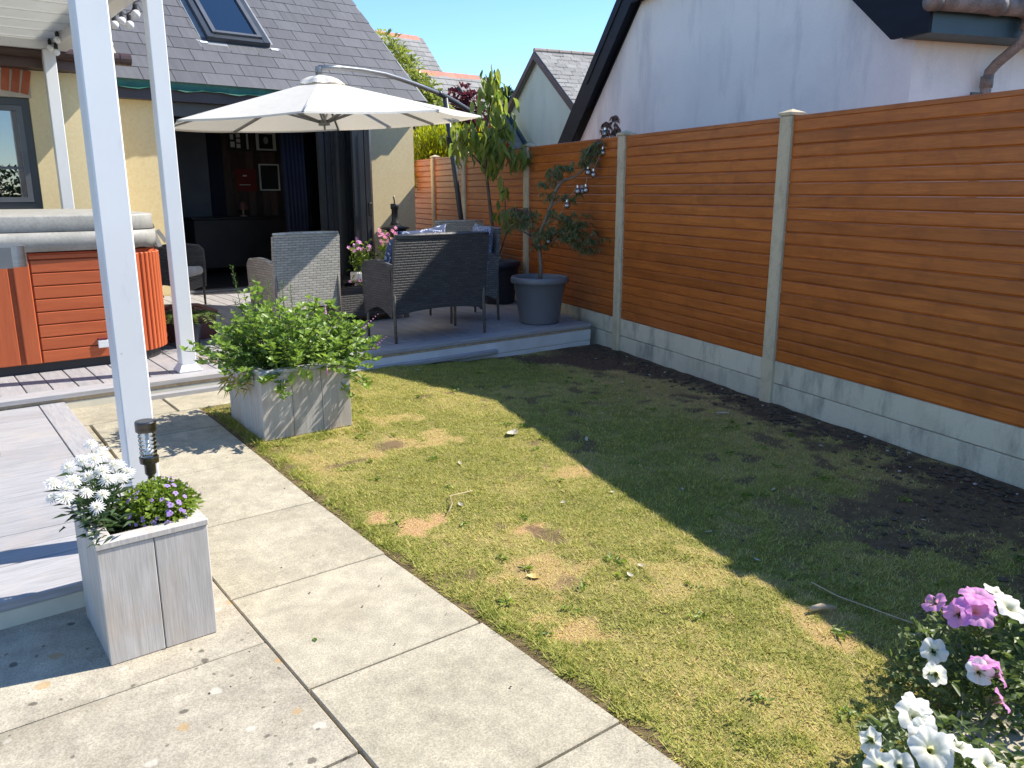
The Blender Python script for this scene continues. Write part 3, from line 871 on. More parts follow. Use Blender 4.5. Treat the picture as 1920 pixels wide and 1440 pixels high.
# ------------------------------------------------------------------ the house
PIT = R(38.3); tp = math.tan(PIT)
ho = thing('house', 'cream rendered house with dark slate roof, rooflight and open folding doors', 'house', (3.5, 10, 0))
WY = 9.95
b = MB()
b.box(4.80, WY, 0, 5.945, WY + .28, 2.44); b.box(1.70, WY, 0, 2.66, WY + .28, 2.44); b.box(2.66, WY + .11, 2.31, 4.80, WY + .28, 2.44)
mk('wall', b, MT['cream_wall'], ho)
b = MB(); b.prism([(5.945, WY + .28, 0), (5.945, 14.2, 0), (5.945, 14.2, 2.7), (5.945, 12.1, 4.25), (5.945, WY + .28, 2.55)], (-.25, 0, 0)); mk('gable_wall', b, MT['cream_wall'], ho)
b = MB(); b.box(1.70, WY - .13, 2.385, 6.03, WY - .10, 2.545); b.box(1.70, WY - .10, 2.385, 6.03, WY + .0, 2.405); mk('fascia', b, MT['plum_board'], ho)
b = MB(); b.box(1.70, WY - .10, 2.43, 5.96, WY - .002, 2.54); mk('soffit_packer', b, MT['plum_board'], ho)
# green membrane with a loose wavy lower edge
b = MB(); N = 40
for i in range(N + 1):
    xx = 1.9 + (5.9 - 1.9) * i / N; wv = .018 * math.sin(i * 1.1) + .012 * math.sin(i * 2.3)
    for q in ((WY - .170, 2.585), (WY - .160, 2.52 + wv * .4), (WY - .175 - abs(wv) * .6, 2.495 + wv * .6)):
        b.v.append((xx, q[0], q[1]))
for i in range(N):
    for k in range(2):
        a = i * 3 + k; b.f.append((a, a + 3, a + 4, a + 1))
mk('membrane', b, MT['green_strip'], ho, smooth=True)
roof = mk('roof', MB().hexa([(1.75, WY - .16, 2.56), (6.045, WY - .16, 2.56), (6.045, 12.5, 2.56 + 2.71 * tp), (1.75, 12.5, 2.56 + 2.71 * tp),
                             (1.75, WY - .16, 2.588), (6.045, WY - .16, 2.588), (6.045, 12.5, 2.588 + 2.71 * tp), (1.75, 12.5, 2.588 + 2.71 * tp)]), MT['underlay'], ho)
SKX0, SKX1 = 3.42, 4.20
slate_roof(roof, 1.78, 6.055, WY - .19, 2.572, 12.3, PIT, .34, .243, MT['slate'], holes=[(SKX0 + .01, SKX1 - .01, 10.40, 11.75)])
b = MB(); b.bar((6.062, WY - .18, 2.560), (6.062, 12.5, 2.56 + 2.69 * tp), .018, .05); mk('verge_strip', b, MT['lead'], roof)
# back slope and ridge so that the house is closed
b = MB(); b.hexa([(1.75, 12.5, 2.56 + 2.71 * tp), (6.045, 12.5, 2.56 + 2.71 * tp), (6.045, 15.2, 2.56), (1.75, 15.2, 2.56), (1.75, 12.5, 2.6 + 2.71 * tp), (6.045, 12.5, 2.6 + 2.71 * tp), (6.045, 15.2, 2.6), (1.75, 15.2, 2.6)])
mk('rear_roof', b, MT['slate'], ho)
# rooflight
def rp(x, y, off):      # point on the roof plane with offset along its normal
    return Vector((x, y - off * math.sin(PIT), 2.585 + (y - (WY - .16)) * tp + off * math.cos(PIT)))
def rbar(mb, xa, ya, xb, yb, wd, h, o0):
    n = Vector((0, -math.sin(PIT), math.cos(PIT)))
    mb.bar(rp(xa, ya, o0 + h / 2), rp(xb, yb, o0 + h / 2), wd, h, up=n)
SY0, SY1 = 10.51, 11.72
rl = thing('rooflight', None, None, rp((SKX0 + SKX1) / 2, SY0, 0)); rl.parent = ho; rl.location = rp((SKX0 + SKX1) / 2, SY0, 0) - ho.location
b = MB()
rbar(b, SKX0 + .04, SY0, SKX0 + .04, SY1, .08, .085, 0); rbar(b, SKX1 - .04, SY0, SKX1 - .04, SY1, .08, .085, 0)
rbar(b, SKX0 + .08, SY0 + .03, SKX1 - .08, SY0 + .03, .075, .08, 0); rbar(b, SKX0 + .08, SY1 - .03, SKX1 - .08, SY1 - .03, .075, .08, 0)
mk('frame', b, MT['anthracite'], rl)
b = MB(); rbar(b, SKX0 + .105, SY0 + .07, SKX0 + .105, SY1 - .06, .05, .03, .075); rbar(b, SKX1 - .105, SY0 + .07, SKX1 - .105, SY1 - .06, .05, .03, .075)
rbar(b, SKX0 + .13, SY0 + .085, SKX1 - .13, SY0 + .085, .045, .03, .076); rbar(b, SKX0 + .13, SY1 - .085, SKX1 - .13, SY1 - .085, .045, .03, .076)
mk('sash', b, MT['grey_frame'], rl)
b = MB(); a_, c_ = .07, .078
b.hexa([rp(SKX0 + .12, SY0 + .1, a_), rp(SKX1 - .12, SY0 + .1, a_), rp(SKX1 - .12, SY1 - .1, a_), rp(SKX0 + .12, SY1 - .1, a_), rp(SKX0 + .12, SY0 + .1, c_), rp(SKX1 - .12, SY0 + .1, c_), rp(SKX1 - .12, SY1 - .1, c_), rp(SKX0 + .12, SY1 - .1, c_)])
mk('pane', b, MT['glass_sky'], rl)
b = MB(); b.hexa([rp(SKX0 + .12, SY0 + .12, -.25), rp(SKX1 - .12, SY0 + .12, -.25), rp(SKX1 - .12, SY1 - .12, -.25), rp(SKX0 + .12, SY1 - .12, -.25), rp(SKX0 + .12, SY0 + .12, -.2), rp(SKX1 - .12, SY0 + .12, -.2), rp(SKX1 - .12, SY1 - .12, -.2), rp(SKX0 + .12, SY1 - .12, -.2)])
mk('blind', b, MT['lead'], rl)
b = MB()
b.prism([rp(SKX0 - .15, SY0 - .07, .012), rp(SKX0 - .10, SY0 - .13, .014), rp(SKX1 + .10, SY0 - .13, .014), rp(SKX1 + .15, SY0 - .07, .012), rp(SKX1 + .12, SY0 + .06, .012), rp(SKX0 - .12, SY0 + .06, .012)], tuple(Vector((0, -math.sin(PIT), math.cos(PIT))) * .006))
rbar(b, SKX0 - .035, SY0 + .06, SKX0 - .035, SY1, .07, .014, .010); rbar(b, SKX1 + .035, SY0 + .06, SKX1 + .035, SY1, .07, .014, .010)
mk('flashing', b, MT['lead'], rl)
for xx in (SKX0 - .05, SKX1 + .05):
    b = MB(); rbar(b, xx - .045, SY0 - .03, xx + .045, SY0 - .03, .04, .008, .021); mk('white_tab', b, MT['paint'], rl)

# folding doors
dr = thing('folding_door', None, None, (0, 0, 0)); dr.parent = ho; dr.location = Vector((3.8, WY, .2)) - ho.location
b = MB(); b.box(2.66, WY + .01, 2.235, 4.80, WY + .10, 2.384); b.box(2.66, WY + .02, .2, 2.73, WY + .10, 2.234); b.box(4.735, WY + .02, .2, 4.799, WY + .10, 2.234)
mk('door_frame', b, MT['anthracite'], dr)
b = MB(); b.cbox(2.66, WY - .04, .2, 4.80, WY + .12, .232, .004); mk('threshold', b, MT['alu'], dr)
def leaf(p, q, name='door_leaf'):
    p = Vector((*p, 0)); q = Vector((*q, 0)); d = (q - p).normalized()
    lf = thing(name, None, None); lf.parent = dr; lf.location = Vector((*(p + q).xy / 2, .24)) - dr.location - ho.location
    b = MB()
    for e in (p + d * .035, q - d * .035): b.bar(e + Vector((0, 0, .24)), e + Vector((0, 0, 2.225)), .062, .07, up=(d.y, -d.x, 0))
    b.bar(p + d * .07 + Vector((0, 0, .275)), q - d * .07 + Vector((0, 0, .275)), .058, .07)
    b.bar(p + d * .07 + Vector((0, 0, 2.19)), q - d * .07 + Vector((0, 0, 2.19)), .058, .07)
    mk('stile', b, MT['anthracite'], lf)
    b = MB(); b.bar(p + d * .07 + Vector((0, 0, 1.23)), q - d * .07 + Vector((0, 0, 1.23)), .024, 1.84); mk('pane', b, MT['glass'], lf)
    return lf
L1 = leaf((4.79, WY - .02), (4.72, 9.28)); leaf((4.865, WY - .03), (4.80, 9.29)); L3 = leaf((4.94, WY - .03), (4.885, 9.29))
b = MB(); b.bar((4.90, 9.245, .24), (4.90, 9.245, 2.22), .014, .022, up=(1, 0, 0)); mk('edge_strip', b, MT['steel'], L3)
b = MB(); b.cbox(4.84, 9.20, 1.1, 4.88, 9.25, 1.26, .008); mk('handle', b, MT['black_iron'], L3)
leaf((4.69, WY + .04), (4.62, WY + .60)); leaf((4.60, WY + .04), (4.53, WY + .60))

# interior
RB = 12.55
rm = thing('room', None, None); rm.parent = ho; rm.location = Vector((4, 11, .2)) - ho.location
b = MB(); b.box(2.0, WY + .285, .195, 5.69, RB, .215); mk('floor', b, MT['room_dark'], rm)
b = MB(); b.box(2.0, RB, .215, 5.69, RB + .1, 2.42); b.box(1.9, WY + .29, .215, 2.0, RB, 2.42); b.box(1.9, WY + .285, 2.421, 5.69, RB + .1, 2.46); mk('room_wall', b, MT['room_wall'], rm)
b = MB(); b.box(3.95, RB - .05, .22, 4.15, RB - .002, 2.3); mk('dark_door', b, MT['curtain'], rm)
xw = 4.17
while xw < 5.02:
    ww = .115; b = MB(); b.cbox(xw, RB - .025 - random.random() * .008, .22, xw + ww - .004, RB - .002, 2.40, .002); mk('wood_board', b, MT['panelwood'], rm); xw += ww
b = MB()
pts = [(4.22 + .42 * i / 40, 10.42 + .03 * math.sin(i * 1.25)) for i in range(41)]
for (xx, yy) in pts: b.v += [(xx + .03, yy, .23), (xx, yy, 2.36)]
for i in range(40): b.f.append((2 * i, 2 * i + 2, 2 * i + 3, 2 * i + 1))
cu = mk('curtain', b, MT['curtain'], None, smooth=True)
sm_ = cu.modifiers.new('thickness', 'SOLIDIFY'); sm_.thickness = .006
tag(cu, 'dark navy curtain hanging just inside the open folding doors', 'curtain')
def picture(x0, z0, x1, z1, label, inner):
    t = thing('framed_picture', label, 'picture', ((x0 + x1) / 2, RB - .03, z0), group='pictures on the wall inside')
    yb = RB - .036
    b = MB(); b.box(x0, yb - .02, z0, x0 + .02, yb, z1); b.box(x1 - .02, yb - .02, z0, x1, yb, z1); b.box(x0 + .02, yb - .02, z0, x1 - .02, yb, z0 + .02); b.box(x0 + .02, yb - .02, z1 - .02, x1 - .02, yb, z1)
    mk('frame', b, MT['print_black'] if inner != 2 else MT['paint'], t)
    b = MB(); b.box(x0 + .02, yb - .008, z0 + .02, x1 - .02, yb, z1 - .02); mk('print', b, MT['print_black'] if inner in (0, 2) else MT['print_white'], t)
    w_, h_ = x1 - x0, z1 - z0
    if inner == 0:
        b = MB()
        for (u0, v0, u1, v1) in ((.12, .18, .3, .45), (.12, .55, .26, .8), (.38, .15, .55, .35), (.38, .42, .55, .6), (.38, .66, .55, .85), (.82, .1, .9, .85)):
            b.box(x0 + u0 * w_, yb - .011, z0 + v0 * h_, x0 + u1 * w_, yb - .0085, z0 + v1 * h_)
        mk('print_block', b, MT['print_white'], t)
    if inner == 1:
        b = MB(); b.box(x0 + .2 * w_, yb - .011, z0 + .15 * h_, x0 + .8 * w_, yb - .0085, z0 + .85 * h_); mk('photo', b, MT['print_black'], t)
        b = MB(); c = (x0 + .5 * w_, yb - .0125, z0 + .55 * h_)
        b.prism([(c[0] + .10 * w_ * math.cos(k * .5236) * 1.1, c[1], c[2] + .18 * h_ * math.sin(k * .5236)) for k in range(12)], (0, .002, 0)); mk('face_shape', b, MT['print_skin'], t)
picture(4.25, 1.99, 4.60, 2.29, 'black framed poster of white printed blocks on the wall inside', 0)
picture(4.66, 1.99, 5.02, 2.30, 'framed black and white portrait print with a wide white mount inside', 1)
picture(4.70, 1.41, 5.02, 1.81, 'tall white framed dark picture below the portrait print inside', 2)
t = thing('wall_sign', 'dark red square sign hung on the wood boards inside', 'sign', (4.48, RB - .03, 1.4))
b = MB(); b.cbox(4.33, RB - .05, 1.40, 4.65, RB - .036, 1.73, .004); mk('sign_plate', b, MT['print_red'], t)
b = MB(); b.box(4.38, RB - .0535, 1.49, 4.55, RB - .0505, 1.50); b.box(4.44, RB - .0535, 1.62, 4.50, RB - .0505, 1.64); mk('sign_line', b, MT['print_white'], t)
# low dark furniture inside
t = thing('sideboard', 'dark sideboard against the back wall inside the room', 'cabinet', (4.2, RB - .3, .215))
b = MB(); b.cbox(3.5, RB - .55, .30, 5.1, RB - .1, 1.0, .01); mk('body', b, MT['room_dark'], t)
b = MB(); b.cbox(3.47, RB - .57, 1.002, 5.13, RB - .08, 1.03, .006); mk('top', b, MT['room_dark'], t)
b = MB()
for xx in (3.6, 5.0):
    for yy in (RB - .5, RB - .15): b.box(xx - .03, yy - .03, .216, xx + .03, yy + .03, .2995)
mk('foot', b, MT['room_dark'], t)
t = thing('table_lamp', 'small lamp with a dark red shade standing on the sideboard inside', 'lamp', (4.3, RB - .35, 1.032))
b = MB(); b.lathe([(.05, 0), (.05, .012), (.012, .02), (.012, .12)], (4.3, RB - .35, 1.032), 12); mk('stand', b, MT['twig'], t)
b = MB(); b.lathe([(.075, .10), (.05, .21)], (4.3, RB - .35, 1.032), 14); mk('lamp_shade', b, MT['step'], t)

# left wing of the house
wg = thing('house_wing', 'cream house wing with a grey window under a brick arch and brown gutter', 'house', (.5, 8.9, 0))
WW = 8.9
b = MB(); b.box(-3, WW, 0, .10, WW + .25, 2.48); b.box(.10, WW, 0, 1.225, WW + .25, 1.235); b.box(1.225, WW, 0, 1.80, WW + .25, 2.48); b.box(.10, WW + .07, 2.235, 1.225, WW + .25, 2.48); b.box(1.55, WW + .25, 0, 1.80, 9.94, 2.48)
mk('wall', b, MT['cream_wall'], wg)
b = MB(); b.box(-3, WW - .17, 2.485, 1.93, WW - .145, 2.585); b.box(-3, WW - .145, 2.485, 1.93, WW + .02, 2.50); mk('fascia', b, MT['brown_board'], wg)
b = MB(); b.tube([(-3, WW - .225, 2.615), (2.06, WW - .225, 2.615)], .052, 12); b.tube([(1.99, WW - .225, 2.615), (2.085, WW - .225, 2.615)], .058, 12); mk('gutter', b, MT['gutter_brown'], wg, smooth=False)
wr = mk('roof', MB().hexa([(-3, WW - .21, 2.60), (1.93, WW - .21, 2.60), (1.93, 11.6, 2.60 + 2.91 * tp), (-3, 11.6, 2.60 + 2.91 * tp), (-3, WW - .21, 2.64), (1.93, WW - .21, 2.64), (1.93, 11.6, 2.64 + 2.91 * tp), (-3, 11.6, 2.64 + 2.91 * tp)]), MT['underlay'], wg)
slate_roof(wr, -.4, 1.95, WW - .24, 2.63, 11.0, PIT, .34, .243, MT['slate'])
b = MB(); b.bar((1.955, WW - .2, 2.60), (1.955, 11.6, 2.60 + 2.90 * tp), .05, .07); mk('verge_mortar', b, MT['mortar'], wr)
# arch of soldier bricks
ar = thing('brick_arch', None, None); ar.parent = wg; ar.location = Vector((.66, WW, 2.24)) - wg.location
for i in range(15):
    u = (i - 7) / 7.0; xx = .66 + u * .555; zc = 2.262 + .045 * (1 - u * u)
    M4 = Matrix.Translation((xx, WW + .03, zc + .11)) @ Matrix.Rotation(u * .22, 4, 'Y')
    b = MB(); b.cbox(-.031, -.045, -.105, .031, .035, .105, .003, M4); mk('brick', b, MT['brick'], ar)
b = MB(); b.box(.08, WW - .006, 2.237, 1.245, WW + .069, 2.479); mk('mortar_bed', b, MT['mortar'], ar)
wi = thing('window', None, None); wi.parent = wg; wi.location = Vector((.66, WW, 1.235)) - wg.location
b = MB(); y0, y1 = WW + .03, WW + .10
b.box(.101, y0, 1.236, .165, y1, 2.234); b.box(1.16, y0, 1.236, 1.224, y1, 2.234); b.box(.165, y0, 1.236, 1.16, y1, 1.295); b.box(.165, y0, 2.17, 1.16, y1, 2.234)
mk('frame', b, MT['anthracite'], wi)
b = MB(); y0, y1 = WW + .012, WW + .085
for (xa, xb) in ((.168, .66), (.664, 1.157)):
    b.box(xa, y0, 1.30, xa + .045, y1, 2.166); b.box(xb - .045, y0, 1.30, xb, y1, 2.166); b.box(xa + .045, y0, 1.30, xb - .045, y1, 1.345); b.box(xa + .045, y0, 2.12, xb - .045, y1, 2.166); b.box(xa + .045, y0 + .01, 1.60, xb - .045, y1 - .01, 1.622)
mk('sash', b, MT['grey_frame'], wi)
for (xa, xb) in ((.168, .66), (.664, 1.157)):
    for (za, zb) in ((1.345, 1.60), (1.622, 2.12)):
        b = MB(); b.box(xa + .045, WW + .045, za, xb - .045, WW + .05, zb); mk('pane', b, MT['glass_win'], wi)
b = MB(); b.box(.1, WW + .3, 1.1, 1.3, WW + .32, 2.4); mk('dark_blind', b, MT['room_dark'], wi)
b = MB(); b.cbox(.06, WW - .05, 1.20, 1.265, WW - .002, 1.233, .005); mk('sill', b, MT['anthracite'], wi)

# ------------------------------------------------------------------ white neighbour house
ga = R(-17 + 37.6); GT = Vector((math.sin(ga), math.cos(ga), 0)); GN = Vector((GT.y, -GT.x, 0))
G0 = Vector((4.63, 3.17, 0)) + GN * 1.25
def G(u, z, d=0.0): return G0 + GT * u + GN * d + Vector((0, 0, z))
nh = thing('white_house', 'white rendered neighbouring house with dark barge boards behind the fence', 'house', G(3, 0, 3))
UA, ZA, UE, ZE = 3.31, 4.72, .44, 2.477; WC = .34
UL = UA + (UA - UE); 
sl_ = (ZA - ZE) / (UA - UE); ZH = 3.58; UH = UE + (ZH - ZE) / sl_; UH2 = 2 * UA - UH; LX = 1.35  # unseen gable top clipped to an invented half-hip, letting sun reach the seats
b = MB(); b.prism([G(WC, -.3), G(WC, ZE + .10), G(UE + .1, ZE + .10), G(UH, ZH), G(UH2, ZH), G(2 * UA - UE + LX, ZE - LX * sl_), G(2 * UA - UE + LX, -.3)], GN * 7.5); mk('wall', b, MT['white_wall'], nh)
HB = (ZA - ZH) / math.tan(R(40))           # ridge starts this far behind the gable
for sgn in (0, 1):
    ex_ = .36 if sgn == 0 else LX + .1
    def Q(u, z, d): return G(u if sgn == 0 else 2 * UA - u, z, d)
    b = MB(); lo = Vector((0, 0, .40)); hi = Vector((0, 0, .47))
    P = [Q(UE - ex_, ZE - ex_ * sl_, -.105), Q(UH, ZH, -.105), Q(UA, ZA, HB), Q(UA, ZA, 7.7), Q(UE - ex_, ZE - ex_ * sl_, 7.7)]
    b.prism([p + lo for p in P], hi - lo); rf = mk('roof', b, MT['slate_far'], nh)
    x_ = .36 if sgn == 0 else LX
    P = [Q(UE - .02, ZE - .02 * sl_ - .02, -.14)] if sgn == 0 else [Q(UE - x_, ZE - x_ * sl_ - .02, -.14)]
    P += [Q(UH, ZH - .02, -.14), Q(UH, ZH + .43, -.14), Q(UE - x_, ZE - x_ * sl_ + .43, -.14)]
    if sgn == 0: P.append(Q(UE - x_, ZE - .045, -.14))
    b = MB(); b.prism(P, GN * .03); mk('barge_board', b, MT['navy_board'], rf)
    b = MB(); b.prism([Q(UE + .1, ZE + .1 * sl_ + .25, -.152), Q(UH, ZH + .25, -.152), Q(UH, ZH + .40, -.152), Q(UE + .1, ZE + .1 * sl_ + .40, -.152)], GN * .0115); mk('barge_strip', b, MT['navy_board'], rf)
    b = MB(); b.prism([Q(UE - .02, ZE - .02 * sl_ + .05, -.109), Q(UH, ZH + .05, -.109), Q(UH, ZH + .075, -.109), Q(UE - .02, ZE - .02 * sl_ + .075, -.109)], GN * .108); mk('soffit', b, MT['navy_board'], rf)
b = MB(); b.prism([G(UH, ZH + .40, -.10), G(UH2, ZH + .40, -.10), G(UA, ZA + .42, HB)], Vector((0, 0, .06))); mk('added_hip_roof', b, MT['slate_far'], nh)
b = MB(); b.prism([G(UH, ZH - .02, -.14), G(UH2, ZH - .02, -.14), G(UH2, ZH + .42, -.14), G(UH, ZH + .42, -.14)], GN * .03); mk('added_hip_fascia', b, MT['navy_board'], nh)
# eave box, fascia, gutter and downpipe on the near side
def S(d, z, off): return G(WC - off, z, d)
b = MB(); b.prism([S(-.11, ZE - .045, .003), S(-.11, ZE - .045, .26), S(-.11, ZE + .13, .26), S(-.11, ZE + .35, .003)], GN * 7.5); mk('eave_box', b, MT['teal_board'], nh)
b = MB(); b.tube([S(-.20, ZE + .135, .325), S(7.4, ZE + .135, .325)], .058, 14)
for d in (-.18, .35, .62): b.tube([S(d - .03, ZE + .135, .325), S(d + .03, ZE + .135, .325)], .066, 14)
mk('gutter', b, MT['gutter_worn'], nh, smooth=True)
b = MB(); b.tube([S(.64, ZE + .12, .325), S(.64, ZE - .02, .325), S(.63, ZE - .08, .30), S(.62, ZE - .19, .13), S(.615, ZE - .24, .08), S(.61, ZE - .32, .07), S(.61, 0, .07)], .036, 12)
b.tube([S(.64, ZE + .08, .325), S(.64, ZE + .0, .325)], .046, 12); b.tube([S(.61, ZE - .35, .07), S(.61, ZE - .27, .07)], .043, 12)
dpp = mk('downpipe', b, MT['gutter_worn'], nh, smooth=True)
b = MB(); p = S(.61, ZE - .40, .07); b.bar(p - GN * .13, p + GN * .05, .015, .035); mk('bracket', b, MT['gutter_brown'], dpp)

# ------------------------------------------------------------------ far cream gable house
fd_ = R(37.6); O = Vector((math.sin(fd_), math.cos(fd_), 0)) * 20.0
ha = R(-24 + 37.6); HT = Vector((math.sin(ha), math.cos(ha), 0)); HN = Vector((HT.y, -HT.x, 0))
def Hh(u, z, d=0.0): return O + HT * u + HN * d + Vector((0, 0, z))
gh = thing('gable_house', 'pale rendered house with a brown edged gable and grey slate roof beyond the fence', 'house', Hh(-1.03, 0, 2))
ua, za = -1.47, 4.26; sl2 = math.tan(R(34.5)); hw = 2.3
b = MB(); b.prism([Hh(ua - hw, 0), Hh(ua + hw, 0), Hh(ua + hw, za - hw * sl2), Hh(ua, za), Hh(ua - hw, za - hw * sl2)], HN * 6); mk('wall', b, MT['pale_wall'], gh)
for s in (-1, 1):
    b = MB(); e = hw + .25
    b.prism([Hh(ua, za + .03, -.12), Hh(ua + s * e, za - e * sl2 + .03, -.12), Hh(ua + s * e, za - e * sl2 + .10, -.12), Hh(ua, za + .10, -.12)], HN * 6.2); rf = mk('roof', b, MT['slate_far'], gh)
    b = MB(); b.prism([Hh(ua, za - .06, -.15), Hh(ua + s * e, za - e * sl2 - .06, -.15), Hh(ua + s * e, za - e * sl2 + .085, -.15), Hh(ua, za + .085, -.15)], HN * .028); mk('barge_board', b, MT['brown_board'], rf)
    if s == -1:      # the slope seen from the garden lies at -u (to the right)
        pt = math.atan(sl2); gauge = .17; sw = .26; cnt = 0
        L = e / math.cos(pt); axd = (-HT * math.cos(pt) - Vector((0, 0, math.sin(pt))))   # down the slope
        nrm = (-HT * math.sin(pt) + Vector((0, 0, math.cos(pt))))
        mrot = Matrix((HN, -axd, nrm)).transposed()
        q = MB(); q.cbox(-sw / 2 + .003, 0, 0, sw / 2 - .003, gauge * 1.25, .012, .002)
        src = None
        for r in range(int(L / gauge)):
            for c in range(15):
                dd = -.12 + (c - (.5 if r % 2 else 0)) * sw + sw / 2
                half = c == 0 and r % 2
                if half: dd += sw * .25
                p = Hh(ua, za + .10, dd) + axd * (L - r * gauge) + nrm * .002
                if src is None: src = mk('slate', q, MT['slate_far'], rf); o = src
                else: o = inst(src, 'slate', rf, (0, 0, 0))
                if half: o.scale = (.5, 1, 1)
                o.rotation_euler = mrot.to_euler(); o.location = p - axd * gauge * .6 - WL(rf); cnt += 1
for k in range(14):
    b = MB(); p0 = Hh(ua, za + .115, -.13 + k * .30); p1 = Hh(ua, za + .115, -.13 + k * .30 + .285)
    b.tube([p0, p1], .055, 8); mk('ridge_tile', b, MT['ridge_grey'], gh)
b = MB(); vp = Hh(ua, za + .1, 2.0) + axd * .75 + nrm * .03; b.bar(vp - HN * .09, vp + HN * .09, .08, .05, up=nrm); mk('roof_vent', b, MT['black_iron'], gh)

# ------------------------------------------------------------------ slate roofed houses with red ridge tiles
def ridge_house(label, x0, x1, yr, zr, pit, drop, barge, vent, name='slate_house'):
    t = thing(name, label, 'house', ((x0 + x1) / 2, yr, 0), group='slate roofed houses beyond the garden')
    tq = math.tan(pit); ye = yr - drop / tq; ze = zr - drop
    b = MB(); b.box(x0 + .1, ye + .25, 0, x1 - .15, 2 * yr - ye - .25, ze + .1); mk('wall', b, MT['pale_wall'], t)
    b = MB(); b.prism([(x1 - .16, ye + .25, ze + .1), (x1 - .16, 2 * yr - ye - .25, ze + .1), (x1 - .16, yr, zr - .12)], (-.2, 0, 0)); mk('gable', b, MT['pale_wall'], t)
    b = MB(); b.prism([(x0, ye, ze), (x0, yr, zr), (x0, 2 * yr - ye, ze), (x0, 2 * yr - ye, ze - .08), (x0, yr, zr - .1), (x0, ye, ze - .08)], (x1 - x0, 0, 0)); rf = mk('roof', b, MT['underlay'], t)
    slate_roof(rf, max(x0, x1 - 3.4), x1 + .01, ye - .02, ze - .015, yr - .08, pit, .30, .19, MT['slate_far'], thick=.010)
    k = x0
    xx = max(x0, x1 - 3.4)
    while xx < x1 - .1:
        b = MB(); b.prism([(xx, yr - .13, zr - .10), (xx, yr, zr + .03), (xx, yr + .13, zr - .10), (xx, yr + .13, zr - .14), (xx, yr - .13, zr - .14)], (.315, 0, 0)); mk('ridge_tile', b, MT['ridge'], t); xx += .33
    if barge:
        b = MB(); b.bar((x1 + .06, ye - .12, ze - .14), (x1 + .06, yr, zr - .06), .07, .22, up=(0, -math.sin(pit), math.cos(pit))); mk('barge_board', b, barge, rf)
    if vent:
        b = MB(); vx, vy = vent; vz = ze + (vy - ye) * tq + .08; b.bar((vx - .1, vy, vz), (vx + .1, vy, vz), .1, .06, up=(0, -math.sin(pit), math.cos(pit))); b.bar((vx - .12, vy + .1, vz + .13), (vx - .08, vy, vz), .05, .06); mk('roof_vent', b, MT['black_iron'], t)
ridge_house('nearer slate roofed house with red ridge tiles and a dark blue barge board', 7.0, 11.62, 16.25, 4.0, R(46), 2.6, MT['teal_board'], (10.80, 15.75))
ridge_house('taller slate roofed house with red ridge tiles rising behind the umbrella', 6.5, 12.64, 20.56, 5.57, R(45), 2.6, None, (11.55, 20.05))

# ------------------------------------------------------------------ foliage helpers
def leaf_mesh(name, P, D, L, W, mat, parent=None, droop=0.25, lv=None, kind=None, fold=.35):
    P = np.asarray(P, float); D = np.asarray(D, float); n = len(P)
    D = D / np.maximum(np.linalg.norm(D, axis=1, keepdims=True), 1e-6)
    L = np.broadcast_to(np.asarray(L, float), (n,))[:, None]; W = np.broadcast_to(np.asarray(W, float), (n,))[:, None]
    rv = rng.normal(size=(n, 3)); S = np.cross(D, np.array([0, 0, 1.0]) + 0.6 * rv); S /= np.maximum(np.linalg.norm(S, axis=1, keepdims=True), 1e-6)
    N = np.cross(S, D)
    mid = P + D * L * .45; tipp = P + D * L - np.array([0, 0, 1.0]) * L * droop
    V = np.empty((n * 4, 3)); V[0::4] = P; V[1::4] = mid + S * W / 2 + N * W * fold * .5; V[2::4] = tipp; V[3::4] = mid - S * W / 2 + N * W * fold * .5
    I = np.arange(n)[:, None] * 4
    Ft = np.concatenate([I + np.array([0, 1, 2]), I + np.array([0, 2, 3])], 0)
    o = from_np(name, V, Ft, mat, parent)
    lvv = rng.random(n) if lv is None else np.clip(lv, 0, 1)
    color_attr(o, 'lv', np.repeat(lvv, 4))
    if kind: o['kind'] = kind
    return o

def blob_points(blobs, n, shell=.55):
    out = []; cen = []
    wts = np.array([b[3] ** 2 for b in blobs], float); wts /= wts.sum()
    idx = rng.choice(len(blobs), n, p=wts)
    d = rng.normal(size=(n, 3)); d /= np.linalg.norm(d, axis=1, keepdims=True)
    r = shell + (1 - shell) * rng.random(n)
    B = np.array([b[:4] for b in blobs]); sz = np.array([b[4] if len(b) > 4 else 1 for b in blobs])
    rad = B[idx, 3:4] * r[:, None]
    off = d * rad; off[:, 2] *= sz[idx]
    return B[idx, :3] + off, d

def bush(name, label, cat, base, blobs, n, L, W, mat, trunk_pts=None, bark='bark', group=None, droop=.2, up=.3, shell=.5):
    t = thing(name, label, cat, base, group=group)
    P, d = blob_points(blobs, n, shell)
    D = d + rng.normal(size=d.shape) * .7 + np.array([0, 0, up])
    hgt = P[:, 2]; lv = .25 + .5 * rng.random(n) + .15 * d[:, 2]
    leaf_mesh('crown', P, D, L * (.7 + .6 * rng.random(n)), W * (.7 + .6 * rng.random(n)), mat, t, droop, lv, 'stuff')
    b = MB()
    if trunk_pts is None:
        trunk_pts = [base, (blobs[0][0], blobs[0][1], blobs[0][2])]
    b.tube(trunk_pts, [.05 - .035 * i / max(len(trunk_pts) - 1, 1) for i in range(len(trunk_pts))], 7)
    for q in blobs[1:]:
        b.tube([trunk_pts[min(len(trunk_pts) - 1, 1)], ((q[0] + trunk_pts[-1][0]) / 2, (q[1] + trunk_pts[-1][1]) / 2, (q[2] + trunk_pts[-1][2]) / 2 + .05), q[:3]], [.025, .016, .006], 5)
    mk('trunk', b, MT[bark], t, smooth=True)
    return t

def view(px, dist, z):          # a place at compass bearing (deg from the camera axis) and distance
    a = R(37.6 + px); return (math.sin(a) * dist, math.cos(a) * dist, z)

